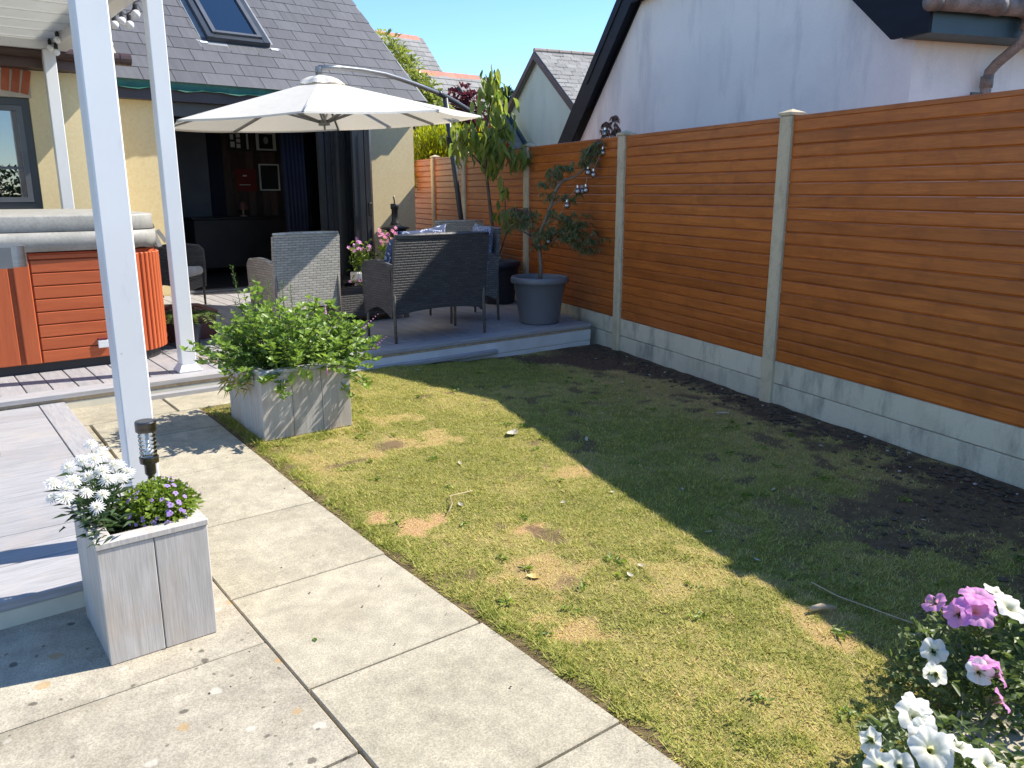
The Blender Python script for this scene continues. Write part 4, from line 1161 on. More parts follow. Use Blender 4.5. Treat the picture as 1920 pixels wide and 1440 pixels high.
# shrubs and trees beyond the fence (bearing, distance)
def V3(bear, dist, z): return view(bear, dist, z)
bl = []
for (be, z, r) in ((-8.4, 3.55, .22), (-7.8, 3.35, .26), (-7.2, 3.15, .3), (-6.6, 2.95, .32), (-5.9, 2.75, .3), (-7.3, 2.75, .34), (-6.2, 2.45, .35), (-5.2, 2.55, .28), (-8.1, 3.05, .25)):
    bl.append((*V3(be, 14.0, 1.4 + (z - 1.4) * 14 / 13.), r))
bush('laurel_tree', 'bright green glossy shrub rising above the house corner behind the umbrella arm', 'shrub', V3(-6.6, 14.0, 0), bl, 2300, .12, .05, MT['laurel'], [V3(-6.6, 14, 0), V3(-6.7, 14, 1.8), V3(-7.3, 14, 3.0)], group='shrubs beyond the fence')
bl = [(*V3(be, 15.5, 1.4 + (z - 1.48) * 1.27), r * .9) for (be, z, r) in ((-3.9, 2.72, .2), (-3.3, 2.85, .2), (-2.6, 2.72, .22), (-4.3, 2.5, .25), (-3.2, 2.45, .3), (-4.8, 2.3, .25), (-5.6, 2.25, .22), (-2.4, 2.4, .25))]
bush('plum_tree', 'purple leaved tree between the umbrella arm and the cherry tree', 'tree', V3(-3.5, 15.5, 0), bl, 800, .15, .07, MT['purple'], [V3(-3.5, 15.5, 0), V3(-3.5, 15.5, 1.7), V3(-3.4, 15.5, 2.7)], group='shrubs beyond the fence')
bl = [(*V3(be, 14.6, 1.25 + (z - 1.4) * 1.16), r) for (be, z, r) in ((-6.2, 1.95, .25), (-5.4, 2.05, .25), (-6.4, 1.6, .3), (-4.4, 1.9, .2))]
bush('plum_shrub', 'dark purple shrub behind the golden conifer at the house corner', 'shrub', V3(-5.8, 14.2, 0), bl, 900, .10, .05, MT['purple'], group='shrubs beyond the fence')
bl = [(*V3(be, 12.9, 1.60 + (z - 1.4) * 1.10), r * 1.1, 1.7) for (be, z, r) in ((-6.4, 1.78, .17), (-5.9, 1.86, .16), (-5.3, 1.8, .17), (-4.7, 1.9, .16), (-4.2, 1.8, .17), (-3.6, 1.9, .15), (-3.0, 1.8, .17), (-2.4, 1.75, .16), (-5.6, 1.5, .25), (-4.4, 1.5, .25), (-3.2, 1.5, .25), (-6.4, 1.4, .22))]
bush('golden_conifer', 'yellow green conifer hedge plant just over the fence by the house corner', 'shrub', V3(-4.6, 12.9, 0), bl, 6000, .085, .020, MT['conifer'], group='shrubs beyond the fence', up=1.6, droop=.0)
bl = [(*V3(be, 24.0, z), r) for (be, z, r) in ((-.2, 3.9, .30), (.2, 3.65, .32), (-.6, 3.6, .32), (-.2, 3.2, .4), (-.7, 4.0, .25))]
bush('dark_tree', 'dark green tree top between the cherry tree and the pale gable house', 'tree', V3(-.2, 24, 0), bl, 1500, .17, .06, MT['darktree'], group='shrubs beyond the fence')
bl = [(3.2 + random.uniform(-5, 5), -4.5 + random.uniform(-.7, .7), .35 + random.random() * 1.2, .55) for k in range(40)]
bush('hedge', 'dark green hedge behind the viewer mirrored in the window', 'hedge', (3, -4.5, 0), bl, 9000, .18, .07, MT['darktree'])

# ------------------------------------------------------------------ pergola
pg = thing('pergola', 'white pergola with square posts and a pale louvred roof over the hot tub', 'pergola', (.8, 6, 0))
def post(x0, y0, x1, y1, z0, z1, foot=True):
    b = MB(); b.cbox(x0, y0, z0, x1, y1, z1, .005); o = mk('post', b, MT['upvc'], pg)
    if foot:
        b = MB(); e = .028
        b.cbox(x0 - e, y0 - e, z0, x1 + e, y1 + e, z0 + .014, .004)
        b.add([(x0 - .022, y0 - .022, z0 + .014), (x1 + .022, y0 - .022, z0 + .014), (x1 + .022, y1 + .022, z0 + .014), (x0 - .022, y1 + .022, z0 + .014), (x0 - .002, y0 - .002, z0 + .05), (x1 + .002, y0 - .002, z0 + .05), (x1 + .002, y1 + .002, z0 + .05), (x0 - .002, y1 + .002, z0 + .05)],
              [(0, 1, 5, 4), (1, 2, 6, 5), (2, 3, 7, 6), (3, 0, 4, 7)])
        mk('post_foot', b, MT['upvc'], o)
    return o
post(.583, 3.06, .686, 3.163, .11, 2.63)
post(1.464, 5.57, 1.562, 5.668, .202, 2.63)
post(1.335, 8.56, 1.433, 8.658, .20, 2.63)
b = MB(); b.cbox(1.41, 5.50, 2.631, 1.54, 8.70, 2.85, .006); mk('beam', b, MT['upvc'], pg)
b = MB(); b.cbox(-2.2, 8.58, 2.631, 1.418, 8.70, 2.80, .006); mk('beam', b, MT['upvc'], pg)
b = MB(); b.cbox(-2.2, 5.50, 2.631, 1.408, 5.62, 2.85, .006); mk('beam', b, MT['upvc'], pg)
b = MB(); b.cbox(.575, 2.95, 2.631, .695, 5.495, 2.85, .006); mk('beam', b, MT['upvc'], pg)
y = 5.66; k = 0
while y < 8.55:
    b = MB(); b.hexa([(-2.2, y, 2.70), (1.415, y, 2.70), (1.415, y + .40, 2.712), (-2.2, y + .40, 2.712), (-2.2, y, 2.715), (1.415, y, 2.715), (1.415, y + .40, 2.727), (-2.2, y + .40, 2.727)]); mk('louvre', b, MT['louvre'], pg); y += .405

# string of festoon bulbs on the pergola beam
st = thing('string_lights', 'string of round white bulbs on black cord hung from the pergola beam', 'string lights', (1.5, 7, 2.5))
bulbs = [(1.565, 6.24, 2.575), (1.565, 6.43, 2.535), (1.575, 6.68, 2.60), (1.565, 6.86, 2.60), (1.565, 7.10, 2.50), (1.39, 8.25, 2.565), (1.385, 8.10, 2.645), (1.385, 8.48, 2.63), (1.565, 7.6, 2.62)]
cp = []
bs = sorted(bulbs, key=lambda q: q[1])
prev = (1.56, 5.8, 2.66)
for q in bs:
    top = (q[0], q[1], q[2] + .075)
    cp.append(prev); cp.append(((prev[0] + top[0]) / 2, (prev[1] + top[1]) / 2, (prev[2] + top[2]) / 2 - .02)); prev = top
cp.append(prev); cp.append((1.385, 8.53, 2.72))
b = MB(); b.tube(cp, .004, 5); mk('cord', b, MT['cord'], st)
for q in bs:
    b = MB(); b.ball((q[0], q[1], q[2]), .029, 14, 10); o = mk('bulb', b, MT['frost'], st, smooth=True)
    b = MB(); b.lathe([(.012, .024), (.016, .028), (.016, .062), (.010, .068), (.004, .08)], q, 10); mk('socket', b, MT['cord'], o)

# ------------------------------------------------------------------ hot tub
tb = thing('hot_tub', 'square hot tub clad in redwood coloured panels with a grey padded cover', 'hot tub', (.55, 7.1, .2))
TX0, TX1, TY0, TY1, rc = -.55, 1.60, 6.15, 8.25, .36
def rrect(x0, y0, x1, y1, r, n=10):
    P = []
    for (cx, cy, a0) in ((x1 - r, y0 + r, -90), (x1 - r, y1 - r, 0), (x0 + r, y1 - r, 90), (x0 + r, y0 + r, 180)):
        for i in range(n + 1):
            a = R(a0 + 90 * i / n); P.append((cx + r * math.cos(a), cy + r * math.sin(a)))
    return P
def slabz(P, z0, z1, ): 
    b = MB(); b.prism([(x, y, z0) for x, y in P], (0, 0, z1 - z0)); return b
mk('plinth', slabz(rrect(TX0 + .05, TY0 + .03, TX1 - .05, TY1 - .05, .30), .2, .262), MT['tub_base'], tb)
mk('body', slabz(rrect(TX0 + .02, TY0 + .02, TX1 - .02, TY1 - .02, rc - .02), .262, 1.0), MT['tub'], tb)
# front panel: tall staves, then a framed field of horizontal boards
for (xa, xb) in ((-.19, -.03), (-.02, .14), (.15, .30), (.31, .455), (.463, .60)):
    b = MB(); b.cbox(xa, TY0 - .004, .265, xb - .006, TY0 + .02, .985, .006); mk('stave', b, MT['tub_v'], tb)
b = MB(); b.cbox(.622, TY0 - .010, .265, .715, TY0 + .02, .985, .006); mk('stave', b, MT['tub_v'], tb)
b = MB(); b.cbox(.718, TY0 - .006, .962, 1.215, TY0 + .02, .992, .005); mk('top_rail', b, MT['tub'], tb)
for k in range(8):
    z = .265 + k * .0868
    b = MB(); b.cbox(.724, TY0 - .002, z, 1.21, TY0 + .02, z + .082, .005); mk('panel_board', b, MT['tub'], tb)
# fluted rounded corner
cx, cy = TX1 - rc, TY0 + rc
for k in range(13):
    a = R(-90 + 90 * (k + .5) / 13 - 0); rr = rc + .005
    p = Vector((cx + rr * math.cos(a), cy + rr * math.sin(a), 0))
    M4 = Matrix.Translation(p) @ Matrix.Rotation(a, 4, 'Z')
    b = MB(); b.cbox(-.022, -.0165, .265, .006, .0165, .975, .006, M4); mk('flute', b, MT['tub_v'], tb)
b = MB()
for z in (.33, .62, .93): b.tube([(cx + (rc + .012) * math.cos(R(-12)), cy + (rc + .012) * math.sin(R(-12)), z), (cx + (rc + .018) * math.cos(R(-12)), cy + (rc + .018) * math.sin(R(-12)), z)], .009, 8)
mk('screw', b, MT['dark_steel'], tb)
b = MB(); b.cbox(1.068, TY0 - .018, .33, 1.135, TY0 - .003, .385, .004); o = mk('socket_box', b, MT['paint'], tb)
b = MB(); b.cbox(1.068, TY0 - .019, .386, 1.135, TY0 - .003, .402, .004); mk('socket_lid', b, MT['print_red'], o)
def pillow(P, z0, z1, c):      # soft edged slab
    b = MB(); N = len(P); cxx = sum(p[0] for p in P) / N; cyy = sum(p[1] for p in P) / N
    def ring(ins, z):
        out = []
        for (x, y) in P:
            d = Vector((x - cxx, y - cyy)); l = d.length; out.append((x - d.x / l * ins, y - d.y / l * ins, z))
        return out
    rings = [ring(c * .6, z0), ring(.0, z0 + c * .7), ring(0, (z0 + z1) / 2), ring(0, z1 - c), ring(c * .35, z1 - c * .3), ring(c * 1.1, z1), ring(.35, z1 + .008)]
    for r_ in rings: b.v += r_
    for i in range(len(rings) - 1):
        for k in range(N):
            j = (k + 1) % N; b.f.append((i * N + k, i * N + j, (i + 1) * N + j, (i + 1) * N + k))
    b.f.append(tuple(reversed(range(N)))); b.f.append(tuple(range((len(rings) - 1) * N, len(rings) * N)))
    return b
mk('cover', pillow(rrect(TX0 - .005, TY0 - .02, TX1 - .02, TY1, .33), 1.135, 1.245, .012), MT['vinyl'], tb, smooth=True)
P = rrect(TX0 - .01, TY0 - .030, TX1 - .008, TY1, .34, 12); b = MB(); N = len(P)
for i, (x, y) in enumerate(P):
    wv = .008 * math.sin(i * 1.7) + .006 * math.sin(i * .6)
    b.v += [(x, y, 1.135), (x - .004 * math.sin(i * 2.1), y + wv * .5, 1.075), (x - .008, y + .01 + wv, 1.012 + wv * .5)]
for k in range(N):
    j = (k + 1) % N
    for q in range(2): b.f.append((3 * k + q + 1, 3 * j + q + 1, 3 * j + q, 3 * k + q))
o = mk('cover_skirt', b, MT['vinyl'], tb, smooth=True); o.modifiers.new('thickness', 'SOLIDIFY').thickness = .006
b = MB(); b.bar((1.565, 6.37, 1.12), (1.60, 6.36, 1.00), .03, .004, up=(0, 1, 0)); b.bar((1.60, 6.40, 1.12), (1.66, 6.42, 1.03), .03, .004, up=(0, 1, 0)); mk('strap', b, MT['vinyl'], tb)

# brushed steel barbecue end at the left edge, with a cloth on it
bq = thing('barbecue', 'rounded brushed steel barbecue lid end at the left edge in front of the hot tub', 'barbecue', (.2, 4.6, .14))
def bq_p(): return [(0.0, 0), (0, -.16)]
b = MB(); P = []
for i in range(9):
    a = R(-90 + 90 * i / 8); P.append((.52 - .05 + .05 * math.cos(a), 4.45 + .05 + .05 * math.sin(a)))
P += [(.52, 4.80), (-.5, 4.80), (-.5, 4.45)]
b.prism([(x, y, 1.05) for x, y in P], (0, 0, .097)); mk('lid_end', b, MT['steel'], bq)
b = MB(); b.cbox(-.5, 4.443, 1.046, .455, 4.4495, 1.145, .002); mk('front_plate', b, MT['alu'], bq)
b = MB(); b.cbox(-.5, 4.50, .98, .33, 4.78, 1.049, .01); mk('tray', b, MT['dark_steel'], bq)
b = MB()
for xx in (-.42, .27):
    for yy in (4.52, 4.74): b.box(xx - .02, yy - .02, lz(4.6) + .002, xx + .02, yy + .02, .979)
mk('leg', b, MT['dark_steel'], bq)
b = MB(); N = 12
for i in range(N):
    for j in range(N):
        u, v_ = i / (N - 1), j / (N - 1)
        b.v.append((-.24 + .62 * u, 4.50 + .18 * v_, 1.149 + .02 * abs(math.sin(u * 5 + v_ * 3)) * (.3 + v_) + .012 * math.sin(v_ * 9 + u * 4) ** 2))
for i in range(N - 1):
    for j in range(N - 1): b.f.append((i * N + j, (i + 1) * N + j, (i + 1) * N + j + 1, i * N + j + 1))
o = mk('cloth', b, MT['paint'], None, smooth=True); o.modifiers.new('thickness', 'SOLIDIFY').thickness = .004
tag(o, 'crumpled white cloth lying on the steel barbecue lid', 'cloth')

# red brown step and fern by the tub corner
sp_ = thing('tub_step', 'dark red plastic step box with a ribbed top beside the hot tub', 'step', (1.85, 7.0, .2))
b = MB(); b.prism([(x, y, .2) for x, y in rrect(1.62, 6.78, 2.10, 7.35, .05, 4)], (0, 0, .20)); mk('body', b, MT['step'], sp_)
b = MB(); b.prism([(x, y, .4) for x, y in rrect(1.60, 6.76, 2.12, 7.37, .06, 4)], (0, 0, .03)); tpp = mk('tread', b, MT['step'], sp_)
for k in range(5):
    b = MB(); rr = .10 + .065 * k
    b.tube([(1.70 + rr * math.cos(R(a)), 7.0 + rr * math.sin(R(a)) * .85, .433) for a in range(-70, 80, 15) if 1.70 + rr * math.cos(R(a)) < 2.09], .010, 6); mk('rib', b, MT['step'], tpp, smooth=True)
b = MB(); b.cbox(1.70, 6.772, .235, 2.03, 6.779, .36, .003); mk('panel', b, MT['step'], sp_)
fp = thing('fern', 'green fern in a dark pot tucked between the hot tub and the step', 'fern', (1.80, 6.55, .2))
b = MB(); b.lathe([(.07, 0), (.10, .16), (.11, .16), (.11, .18), (.09, .18), (.085, .15)], (1.80, 6.55, .201), 16); mk('pot', b, MT['pot_navy'], fp)
P = []; D = []; 
for k in range(26):
    a = random.random() * 6.28; e = random.uniform(.16, .32)
    for s in np.linspace(.15, 1, 14):
        for sd in (-1, 1):
            P.append((1.80 + math.cos(a) * e * s, 6.55 + math.sin(a) * e * s, .38 + .30 * s - .26 * s * s))
            D.append((-math.sin(a) * sd + math.cos(a) * .5, math.cos(a) * sd + math.sin(a) * .5, -.1))
leaf_mesh('fronds', P, D, .05, .016, MT['fern'], fp, .1, None, 'stuff')

# ------------------------------------------------------------------ rattan furniture
def curved_panel(x0, x1, z0, z1, yb, lean, thick, arch=0.05, nx_=12, nz_=8, bow=.03, topround=.01, side=None):
    """back panel in the xz plane, leaning back (towards -y) with height"""
    b = MB(); F_ = []; 
    for k in (0, 1):
        for j in range(nz_ + 1):
            for i in range(nx_ + 1):
                u = i / nx_; v_ = j / nz_; xx = x0 + (x1 - x0) * u
                zb = z0 + arch * (1 - (2 * u - 1) ** 2) * (1 if arch else 0)
                zz = zb + (z1 - zb) * v_ - (topround * (2 * u - 1) ** 6 if j == nz_ else 0)
                yy = yb - lean * (v_ ** 1.2) - bow * (1 - (2 * u - 1) ** 2) * 0 + k * thick
                b.v.append((xx, yy, zz))
    M_ = (nx_ + 1) * (nz_ + 1)
    idx = lambda k, i, j: k * M_ + j * (nx_ + 1) + i
    for j in range(nz_):
        for i in range(nx_):
            b.f.append((idx(0, i, j), idx(0, i + 1, j), idx(0, i + 1, j + 1), idx(0, i, j + 1)))
            b.f.append((idx(1, i, j), idx(1, i, j + 1), idx(1, i + 1, j + 1), idx(1, i + 1, j)))
    for i in range(nx_):
        b.f.append((idx(0, i, 0), idx(1, i, 0), idx(1, i + 1, 0), idx(0, i + 1, 0)))
        b.f.append((idx(0, i, nz_), idx(0, i + 1, nz_), idx(1, i + 1, nz_), idx(1, i, nz_)))
    for j in range(nz_):
        b.f.append((idx(0, 0, j), idx(0, 0, j + 1), idx(1, 0, j + 1), idx(1, 0, j)))
        b.f.append((idx(0, nx_, j), idx(1, nx_, j), idx(1, nx_, j + 1), idx(0, nx_, j + 1)))
    return b

def rattan_seat(name, label, cat, W_, D_, mat, group, seat_cushion=None, H_=.85, lean=.085):
    """origin at the middle of the floor, faces +y; back at -y"""
    t = thing(name, label, cat, (0, 0, 0), group=group)
    hw, hd = W_ / 2, D_ / 2
    back = curved_panel(-hw, hw, .215, H_, -hd + .02, lean, .035, .04); mk('backrest', back, mat, t, smooth=False)
    b = MB(); b.tube([(-hw + .01, -hd + .035 - lean, H_ + .002), (-hw * .5, -hd + .033 - lean, H_ + .008), (hw * .5, -hd + .033 - lean, H_ + .008), (hw - .01, -hd + .035 - lean, H_ + .002)], .019, 8); mk('top_rail', b, mat, t, smooth=True)
    for s in (-1, 1):
        b = MB(); x0_, x1_ = (s * hw - .0, s * (hw - .035))
        n_ = 10
        lo = []; hi = []
        for i in range(n_ + 1):
            u = i / n_; y_ = -hd + .03 + (D_ - .03) * u
            z_top = .605 + .025 * math.sin(u * 3.1) - (.03 if i == n_ else 0); z_bot = .20 + .075 * math.sin(math.pi * u)
            fl = .018 * u * s
            lo.append((y_, z_bot, fl)); hi.append((y_, z_top, fl))
        for xx in (x0_, x1_):
            for (y_, z_, fl) in lo: b.v.append((xx, y_, z_))
            for (y_, z_, fl) in hi: b.v.append((xx + fl, y_, z_))
        m_ = 2 * (n_ + 1)
        for i in range(n_):
            q = [(i, i + 1, n_ + 2 + i, n_ + 1 + i)]
            b.f.append((i, i + 1, n_ + 2 + i, n_ + 1 + i)); b.f.append((m_ + i, m_ + n_ + 1 + i, m_ + n_ + 2 + i, m_ + i + 1))
            b.f.append((n_ + 1 + i, n_ + 2 + i, m_ + n_ + 2 + i, m_ + n_ + 1 + i)); b.f.append((i, m_ + i, m_ + i + 1, i + 1))
        b.f.append((0, n_ + 1, m_ + n_ + 1, m_)); b.f.append((n_, m_ + n_, m_ + 2 * n_ + 1, 2 * n_ + 1))
        mk('armrest_panel', b, mat, t)
        b = MB(); xm = s * (hw - .017)
        b.tube([(xm, -hd + .01, .61), (xm, -hd + .15, .635), (xm + s * .01, 0, .645), (xm + s * .017, hd - .04, .625), (xm + s * .017, hd - .005, .59), (xm + s * .01, hd, .40), (xm, hd - .01, .2)], .021, 8); mk('arm_rail', b, mat, t, smooth=True)
        b = MB(); b.tube([(xm, -hd + .02, .62), (xm, -hd + .012, .3), (xm, -hd, .0)], [.016, .015, .012], 8); mk('leg', b, MT['rattan_leg'], t, smooth=True)
        b = MB(); b.tube([(xm, hd - .02, .3), (xm, hd - .015, .0)], [.015, .012], 8); mk('leg', b, MT['rattan_leg'], t, smooth=True)
    b = MB(); b.cbox(-hw + .036, -hd + .055, .30, hw - .036, hd - .012, .335, .008); mk('seat', b, mat, t)
    b = MB(); b.cbox(-hw + .036, hd - .035, .20, hw - .036, hd - .013, .299, .005); mk('apron', b, mat, t)
    if seat_cushion:
        b = pillow(rrect(-hw + .045, -hd + .08, hw - .045, hd + .01, .04, 4), .338, .42, .03); mk('seat_cushion', b, seat_cushion, t, smooth=True)
    return t
gsf = 'rattan seats on the deck'
sofa = rattan_seat('rattan_sofa', 'dark rattan two seat sofa with its back to the lawn', 'sofa', .92, .47, MT['rattan_dark'], gsf, MT['cushion_grey'])
sofa.location = (3.58, 5.85, .2); sofa.rotation_euler = (0, 0, R(.8))
ch = rattan_seat('rattan_armchair', 'sunlit grey rattan armchair seen from behind beside the mint planter', 'armchair', .60, .50, MT['rattan'], gsf, MT['cushion_grey'], lean=.04)
ch.location = (2.74, 6.62, .2); ch.rotation_euler = (0, 0, R(3))
def chair(x, y, rz, label):
    c = copy_tree(ch); c.location = (x, y, .2); c.rotation_euler = (0, 0, rz); c['label'] = label; return c
c2 = chair(4.35, 6.43, R(78), 'rattan armchair side on at the right of the sofa, a blue cushion against its back')
chair(5.22, 7.62, R(166), 'rattan armchair in the far corner against the fence behind the umbrella pole')
def recolour(o, m):
    for c in o.children:
        if c.data and c.data.materials and c.data.materials[0] == MT['rattan']:
            me = c.data.copy(); me.materials[0] = m; c.data = me
c4 = chair(2.30, 8.83, R(-125), 'rattan armchair by the house wall between the hot tub and the door')
recolour(c4, MT['rattan_dark']); recolour(c2, MT['rattan_mid'])
ct = thing('coffee_table', 'low dark rattan coffee table with a glass top between the seats', 'table', (3.55, 6.95, .2))
b = MB(); b.cbox(3.15, 6.75, .26, 3.95, 7.20, .54, .01); mk('body', b, MT['rattan_dark'], ct)
b = MB(); b.cbox(3.13, 6.73, .545, 3.97, 7.22, .553, .002); mk('glass_top', b, MT['glass'], ct)
for xx in (3.18, 3.92):
    for yy in (6.78, 7.17): b = MB(); b.box(xx - .02, yy - .02, .201, xx + .02, yy + .02, .2595); mk('leg', b, MT['rattan_leg'], ct)

def cushion(label, loc, rot, w_, h_, th, mat, pos=None):
    b = MB(); N = 12
    for k in (1, -1):
        for j in range(N + 1):
            for i in range(N + 1):
                u, v_ = 2 * i / N - 1, 2 * j / N - 1
                e = (1 - u ** 4) * (1 - v_ ** 4); pinch = 1 - .10 * (1 - abs(u) ** 2) * abs(v_) ** 3; pinch2 = 1 - .10 * (1 - abs(v_) ** 2) * abs(u) ** 3
                b.v.append((u * w_ / 2 * pinch2, k * th / 2 * e ** .45, v_ * h_ / 2 * pinch + h_ / 2))
    M_ = (N + 1) ** 2
    for j in range(N):
        for i in range(N):
            a = j * (N + 1) + i
            b.f.append((a, a + N + 1, a + N + 2, a + 1)); b.f.append((M_ + a, M_ + a + 1, M_ + a + N + 2, M_ + a + N + 1))
    o = mk('cushion', b, mat, None, smooth=True); o.location = loc; o.rotation_euler = rot
    return tag(o, label, 'cushion', 'cushions on the rattan seats')
cushion('navy cushion with white flower outlines at the left end of the sofa', (3.30, 5.99, .62), (R(12), R(4), R(52)), .42, .42, .13, MT['cushion_floral'])
cushion('blue and white leaf cushion showing above the sofa back', (3.52, 5.76, .705), (R(10), R(-7), R(-8)), .44, .42, .12, MT['cushion_floral'])
cushion('deep blue cushion with dense white pattern against the right armchair back', (4.45, 6.30, .66), (R(6), 0, R(74)), .44, .44, .13, MT['cushion_dense'])
cushion('dark blue cushion on the armchair by the house wall', (2.07, 8.75, .60), (R(10), 0, R(-125)), .42, .40, .12, MT['cushion_floral'])

# ------------------------------------------------------------------ cantilever umbrella
um = thing('umbrella', 'cream cantilever umbrella with a curved grey arm over the seating', 'umbrella', (5.815, 8.446, 0.096))
UC = Vector((3.462, 7.433, 2.045)); tiltn = Vector((-.054, .001, 1)).normalized()
RR = 1.5; AP = UC + tiltn * .375
ex = Vector((math.cos(R(-37.6)), math.sin(R(-37.6)), 0)); ex = (ex - tiltn * ex.dot(tiltn)).normalized(); ey = tiltn.cross(ex)
ribs = []
for k in range(8):
    th = .216 - math.pi / 2 - k * math.pi / 4 - .10
    ribs.append(ex * math.cos(th) + ey * math.sin(th))
RIM = [UC + r_ * RR for r_ in ribs]
def canopy(r0, r1, lift, sagk, nseg=8, nr=8):
    b = MB()
    for j in range(nr + 1):
        s = r0 + (r1 - r0) * j / nr
        for k in range(8):
            for i in range(nseg):
                u = i / nseg; d = ribs[k] * (1 - u) + ribs[(k + 1) % 8] * u
                z = lift + .375 * (1 - s) - sagk * s * math.sin(math.pi * u)
                sc_ = 1 - .022 * s * math.sin(math.pi * u)
                b.v.append(UC + d * (RR * s * sc_) + tiltn * z)
    n_ = 8 * nseg
    for j in range(nr):
        for k in range(n_):
            b.f.append((j * n_ + k, j * n_ + (k + 1) % n_, (j + 1) * n_ + (k + 1) % n_, (j + 1) * n_ + k))
    return b
cb = canopy(.09, 1.0, 0, .012)
n_ = 64; base = len(cb.v)
for k in range(n_):      # hem flap
    p = Vector(cb.v[8 * n_ + k]); cb.v.append(tuple(p - tiltn * .016 + (p - UC).normalized() * .006))
for k in range(n_): cb.f.append((8 * n_ + k, 8 * n_ + (k + 1) % n_, base + (k + 1) % n_, base + k))
cb.f = [tuple(reversed(f)) for f in cb.f]
mk('canopy', cb, MT['canvas'], um)
vb = canopy(.02, .155, .040, -.0, 8, 4)
for i in range(len(vb.v)):
    p = Vector(vb.v[i]); k = i % 64; j = i // 64
    vb.v[i] = tuple(p + tiltn * (.006 * math.sin(k * .9) * j / 4 - .026 * (j == 4) + .010 * (j < 3)))
mk('vent', vb, MT['canvas'], um)
HUB = UC - tiltn * .02 + tiltn * .015
for k in range(8):
    b = MB(); a = AP - tiltn * .03 + ribs[k] * .05; e = RIM[k] - tiltn * .012
    b.bar(a, e, .018, .024); rb = mk('rib', b, MT['alu'], um)
    b = MB(); b.bar(HUB + ribs[k] * .04, a + (e - a) * .42 - tiltn * .012, .016, .022); mk('strut', b, MT['alu'], rb)
b = MB(); b.tube([HUB - tiltn * .03, HUB + tiltn * .02], .055, 14); b.tube([AP - tiltn * .05, AP], .05, 14); b.tube([HUB, AP], .016, 10); b.tube([HUB - tiltn * .07, HUB - tiltn * .03], .01, 8); mk('hub', b, MT['alu'], um)
mb_ = MB(); top = Vector((3.424, 7.416, 2.514)); mb_.bar(AP, top, .05, .045, up=(1, 0, 0)); mb_.tube([top + Vector((0, 0, -.03)), top + Vector((0, 0, .02))], .028, 10); mk('hanger', mb_, MT['alu'], um)
arm = [(3.44, 7.424, 2.525), (3.718, 7.544, 2.561), (4.022, 7.674, 2.579), (4.348, 7.816, 2.583), (4.584, 7.912, 2.565), (4.946, 8.066, 2.53), (5.287, 8.213, 2.487)]
b = MB(); b.tube(arm, .024, 10); mk('arm', b, MT['alu'], um, smooth=True)
b = MB(); b.tube([(5.239, 8.193, 2.495), (5.287, 8.213, 2.487), (5.565, 8.332, 2.427), (5.834, 8.447, 2.357), (5.935, 8.489, 2.313)], .032, 10); mk('arm_sleeve', b, MT['dark_pole'], um, smooth=True)
pb0 = Vector((5.843, 8.451, 0.096)); pb1 = Vector((5.375, 8.253, 2.454))
b = MB(); b.tube([pb0, pb1], .032, 12); mk('pole', b, MT['dark_pole'], um, smooth=True)
pm_ = pb0 + (pb1 - pb0) * .79
b = MB(); b.tube([pm_ - (pb1 - pb0) * .03, pm_ + (pb1 - pb0) * .03], .05, 12); b.bar(pm_, pm_ + Vector((.11, -.06, .13)), .02, .05); b.bar(pm_ + Vector((-.03, -.03, .02)), pm_ + Vector((-.09, -.08, -.13)), .02, .03); mk('crank', b, MT['black_iron'], um)
b = MB(); b.cbox(5.40, 8.25, .2005, 5.84, 8.62, .26, .02)
mk('base_plate', b, MT['dark_pole'], um)
e = RIM[5] if False else UC + (ribs[5] + ribs[6]).normalized() * RR * .95
b = MB(); tie = Vector((5.087, 7.587, 2.052))
b.bar(tie, tie + Vector((.005, 0, -.42)), .020, .003, up=(0, 1, 0)); b.ball(tie + Vector((.005, 0, -.44)), .013, 8, 6, 1.6); mk('tie_strap', b, MT['canvas'], um)

# ------------------------------------------------------------------ pots and trees on the deck
def pot(parent, c, r, h, mat):
    b = MB(); b.lathe([(r * .66, 0), (r * .70, .012), (r * .86, h * .70), (r * .885, h * .71), (r * .90, h * .86), (r * 1.0, h * .87), (r * 1.02, h * .90), (r * 1.02, h * .97), (r * .99, h), (r * .91, h), (r * .89, h * .94), (r * .87, h * .86)], c, 40); mk('pot', b, mat, parent, smooth=True)
    b = MB(); b.lathe([(.001, h * .87), (r * .87, h * .87)], c, 24, cap=False); mk('soil', b, MT['soil'], parent)
ac = thing('acer_tree', 'small twisting acer in a large grey plastic pot at the deck corner', 'tree', (4.76, 5.76, .2))
pot(ac, (4.76, 5.76, .201), .265, .43, MT['pot_grey'])
def fwdpt(bx, bz, base, dd=0.0):
    """point in the upright plane facing the camera through base: bx metres to the right, z height, dd metres farther"""
    r_ = Vector((math.cos(R(37.6)), -math.sin(R(37.6)), 0)); f_ = Vector((math.sin(R(37.6)), math.cos(R(37.6)), 0))
    return Vector((base[0], base[1], 0)) + r_ * bx + f_ * dd + Vector((0, 0, bz))
AB = (4.76, 5.76)
tr_ = [(0, .56, 0), (.01, .70, 0), (.0, .86, .02), (-.015, .98, .0), (.03, 1.10, -.02), (.09, 1.26, -.03), (.15, 1.43, -.02), (.20, 1.49, 0), (.30, 1.52, .02), (.41, 1.60, .03), (.48, 1.72, .03), (.53, 1.84, .02), (.60, 1.97, .0)]
b = MB(); b.tube([fwdpt(x_, z_, AB, d_) for x_, z_, d_ in tr_], [.023, .020, .018, .017, .016, .015, .014, .012, .010, .009, .007, .006, .004], 8)
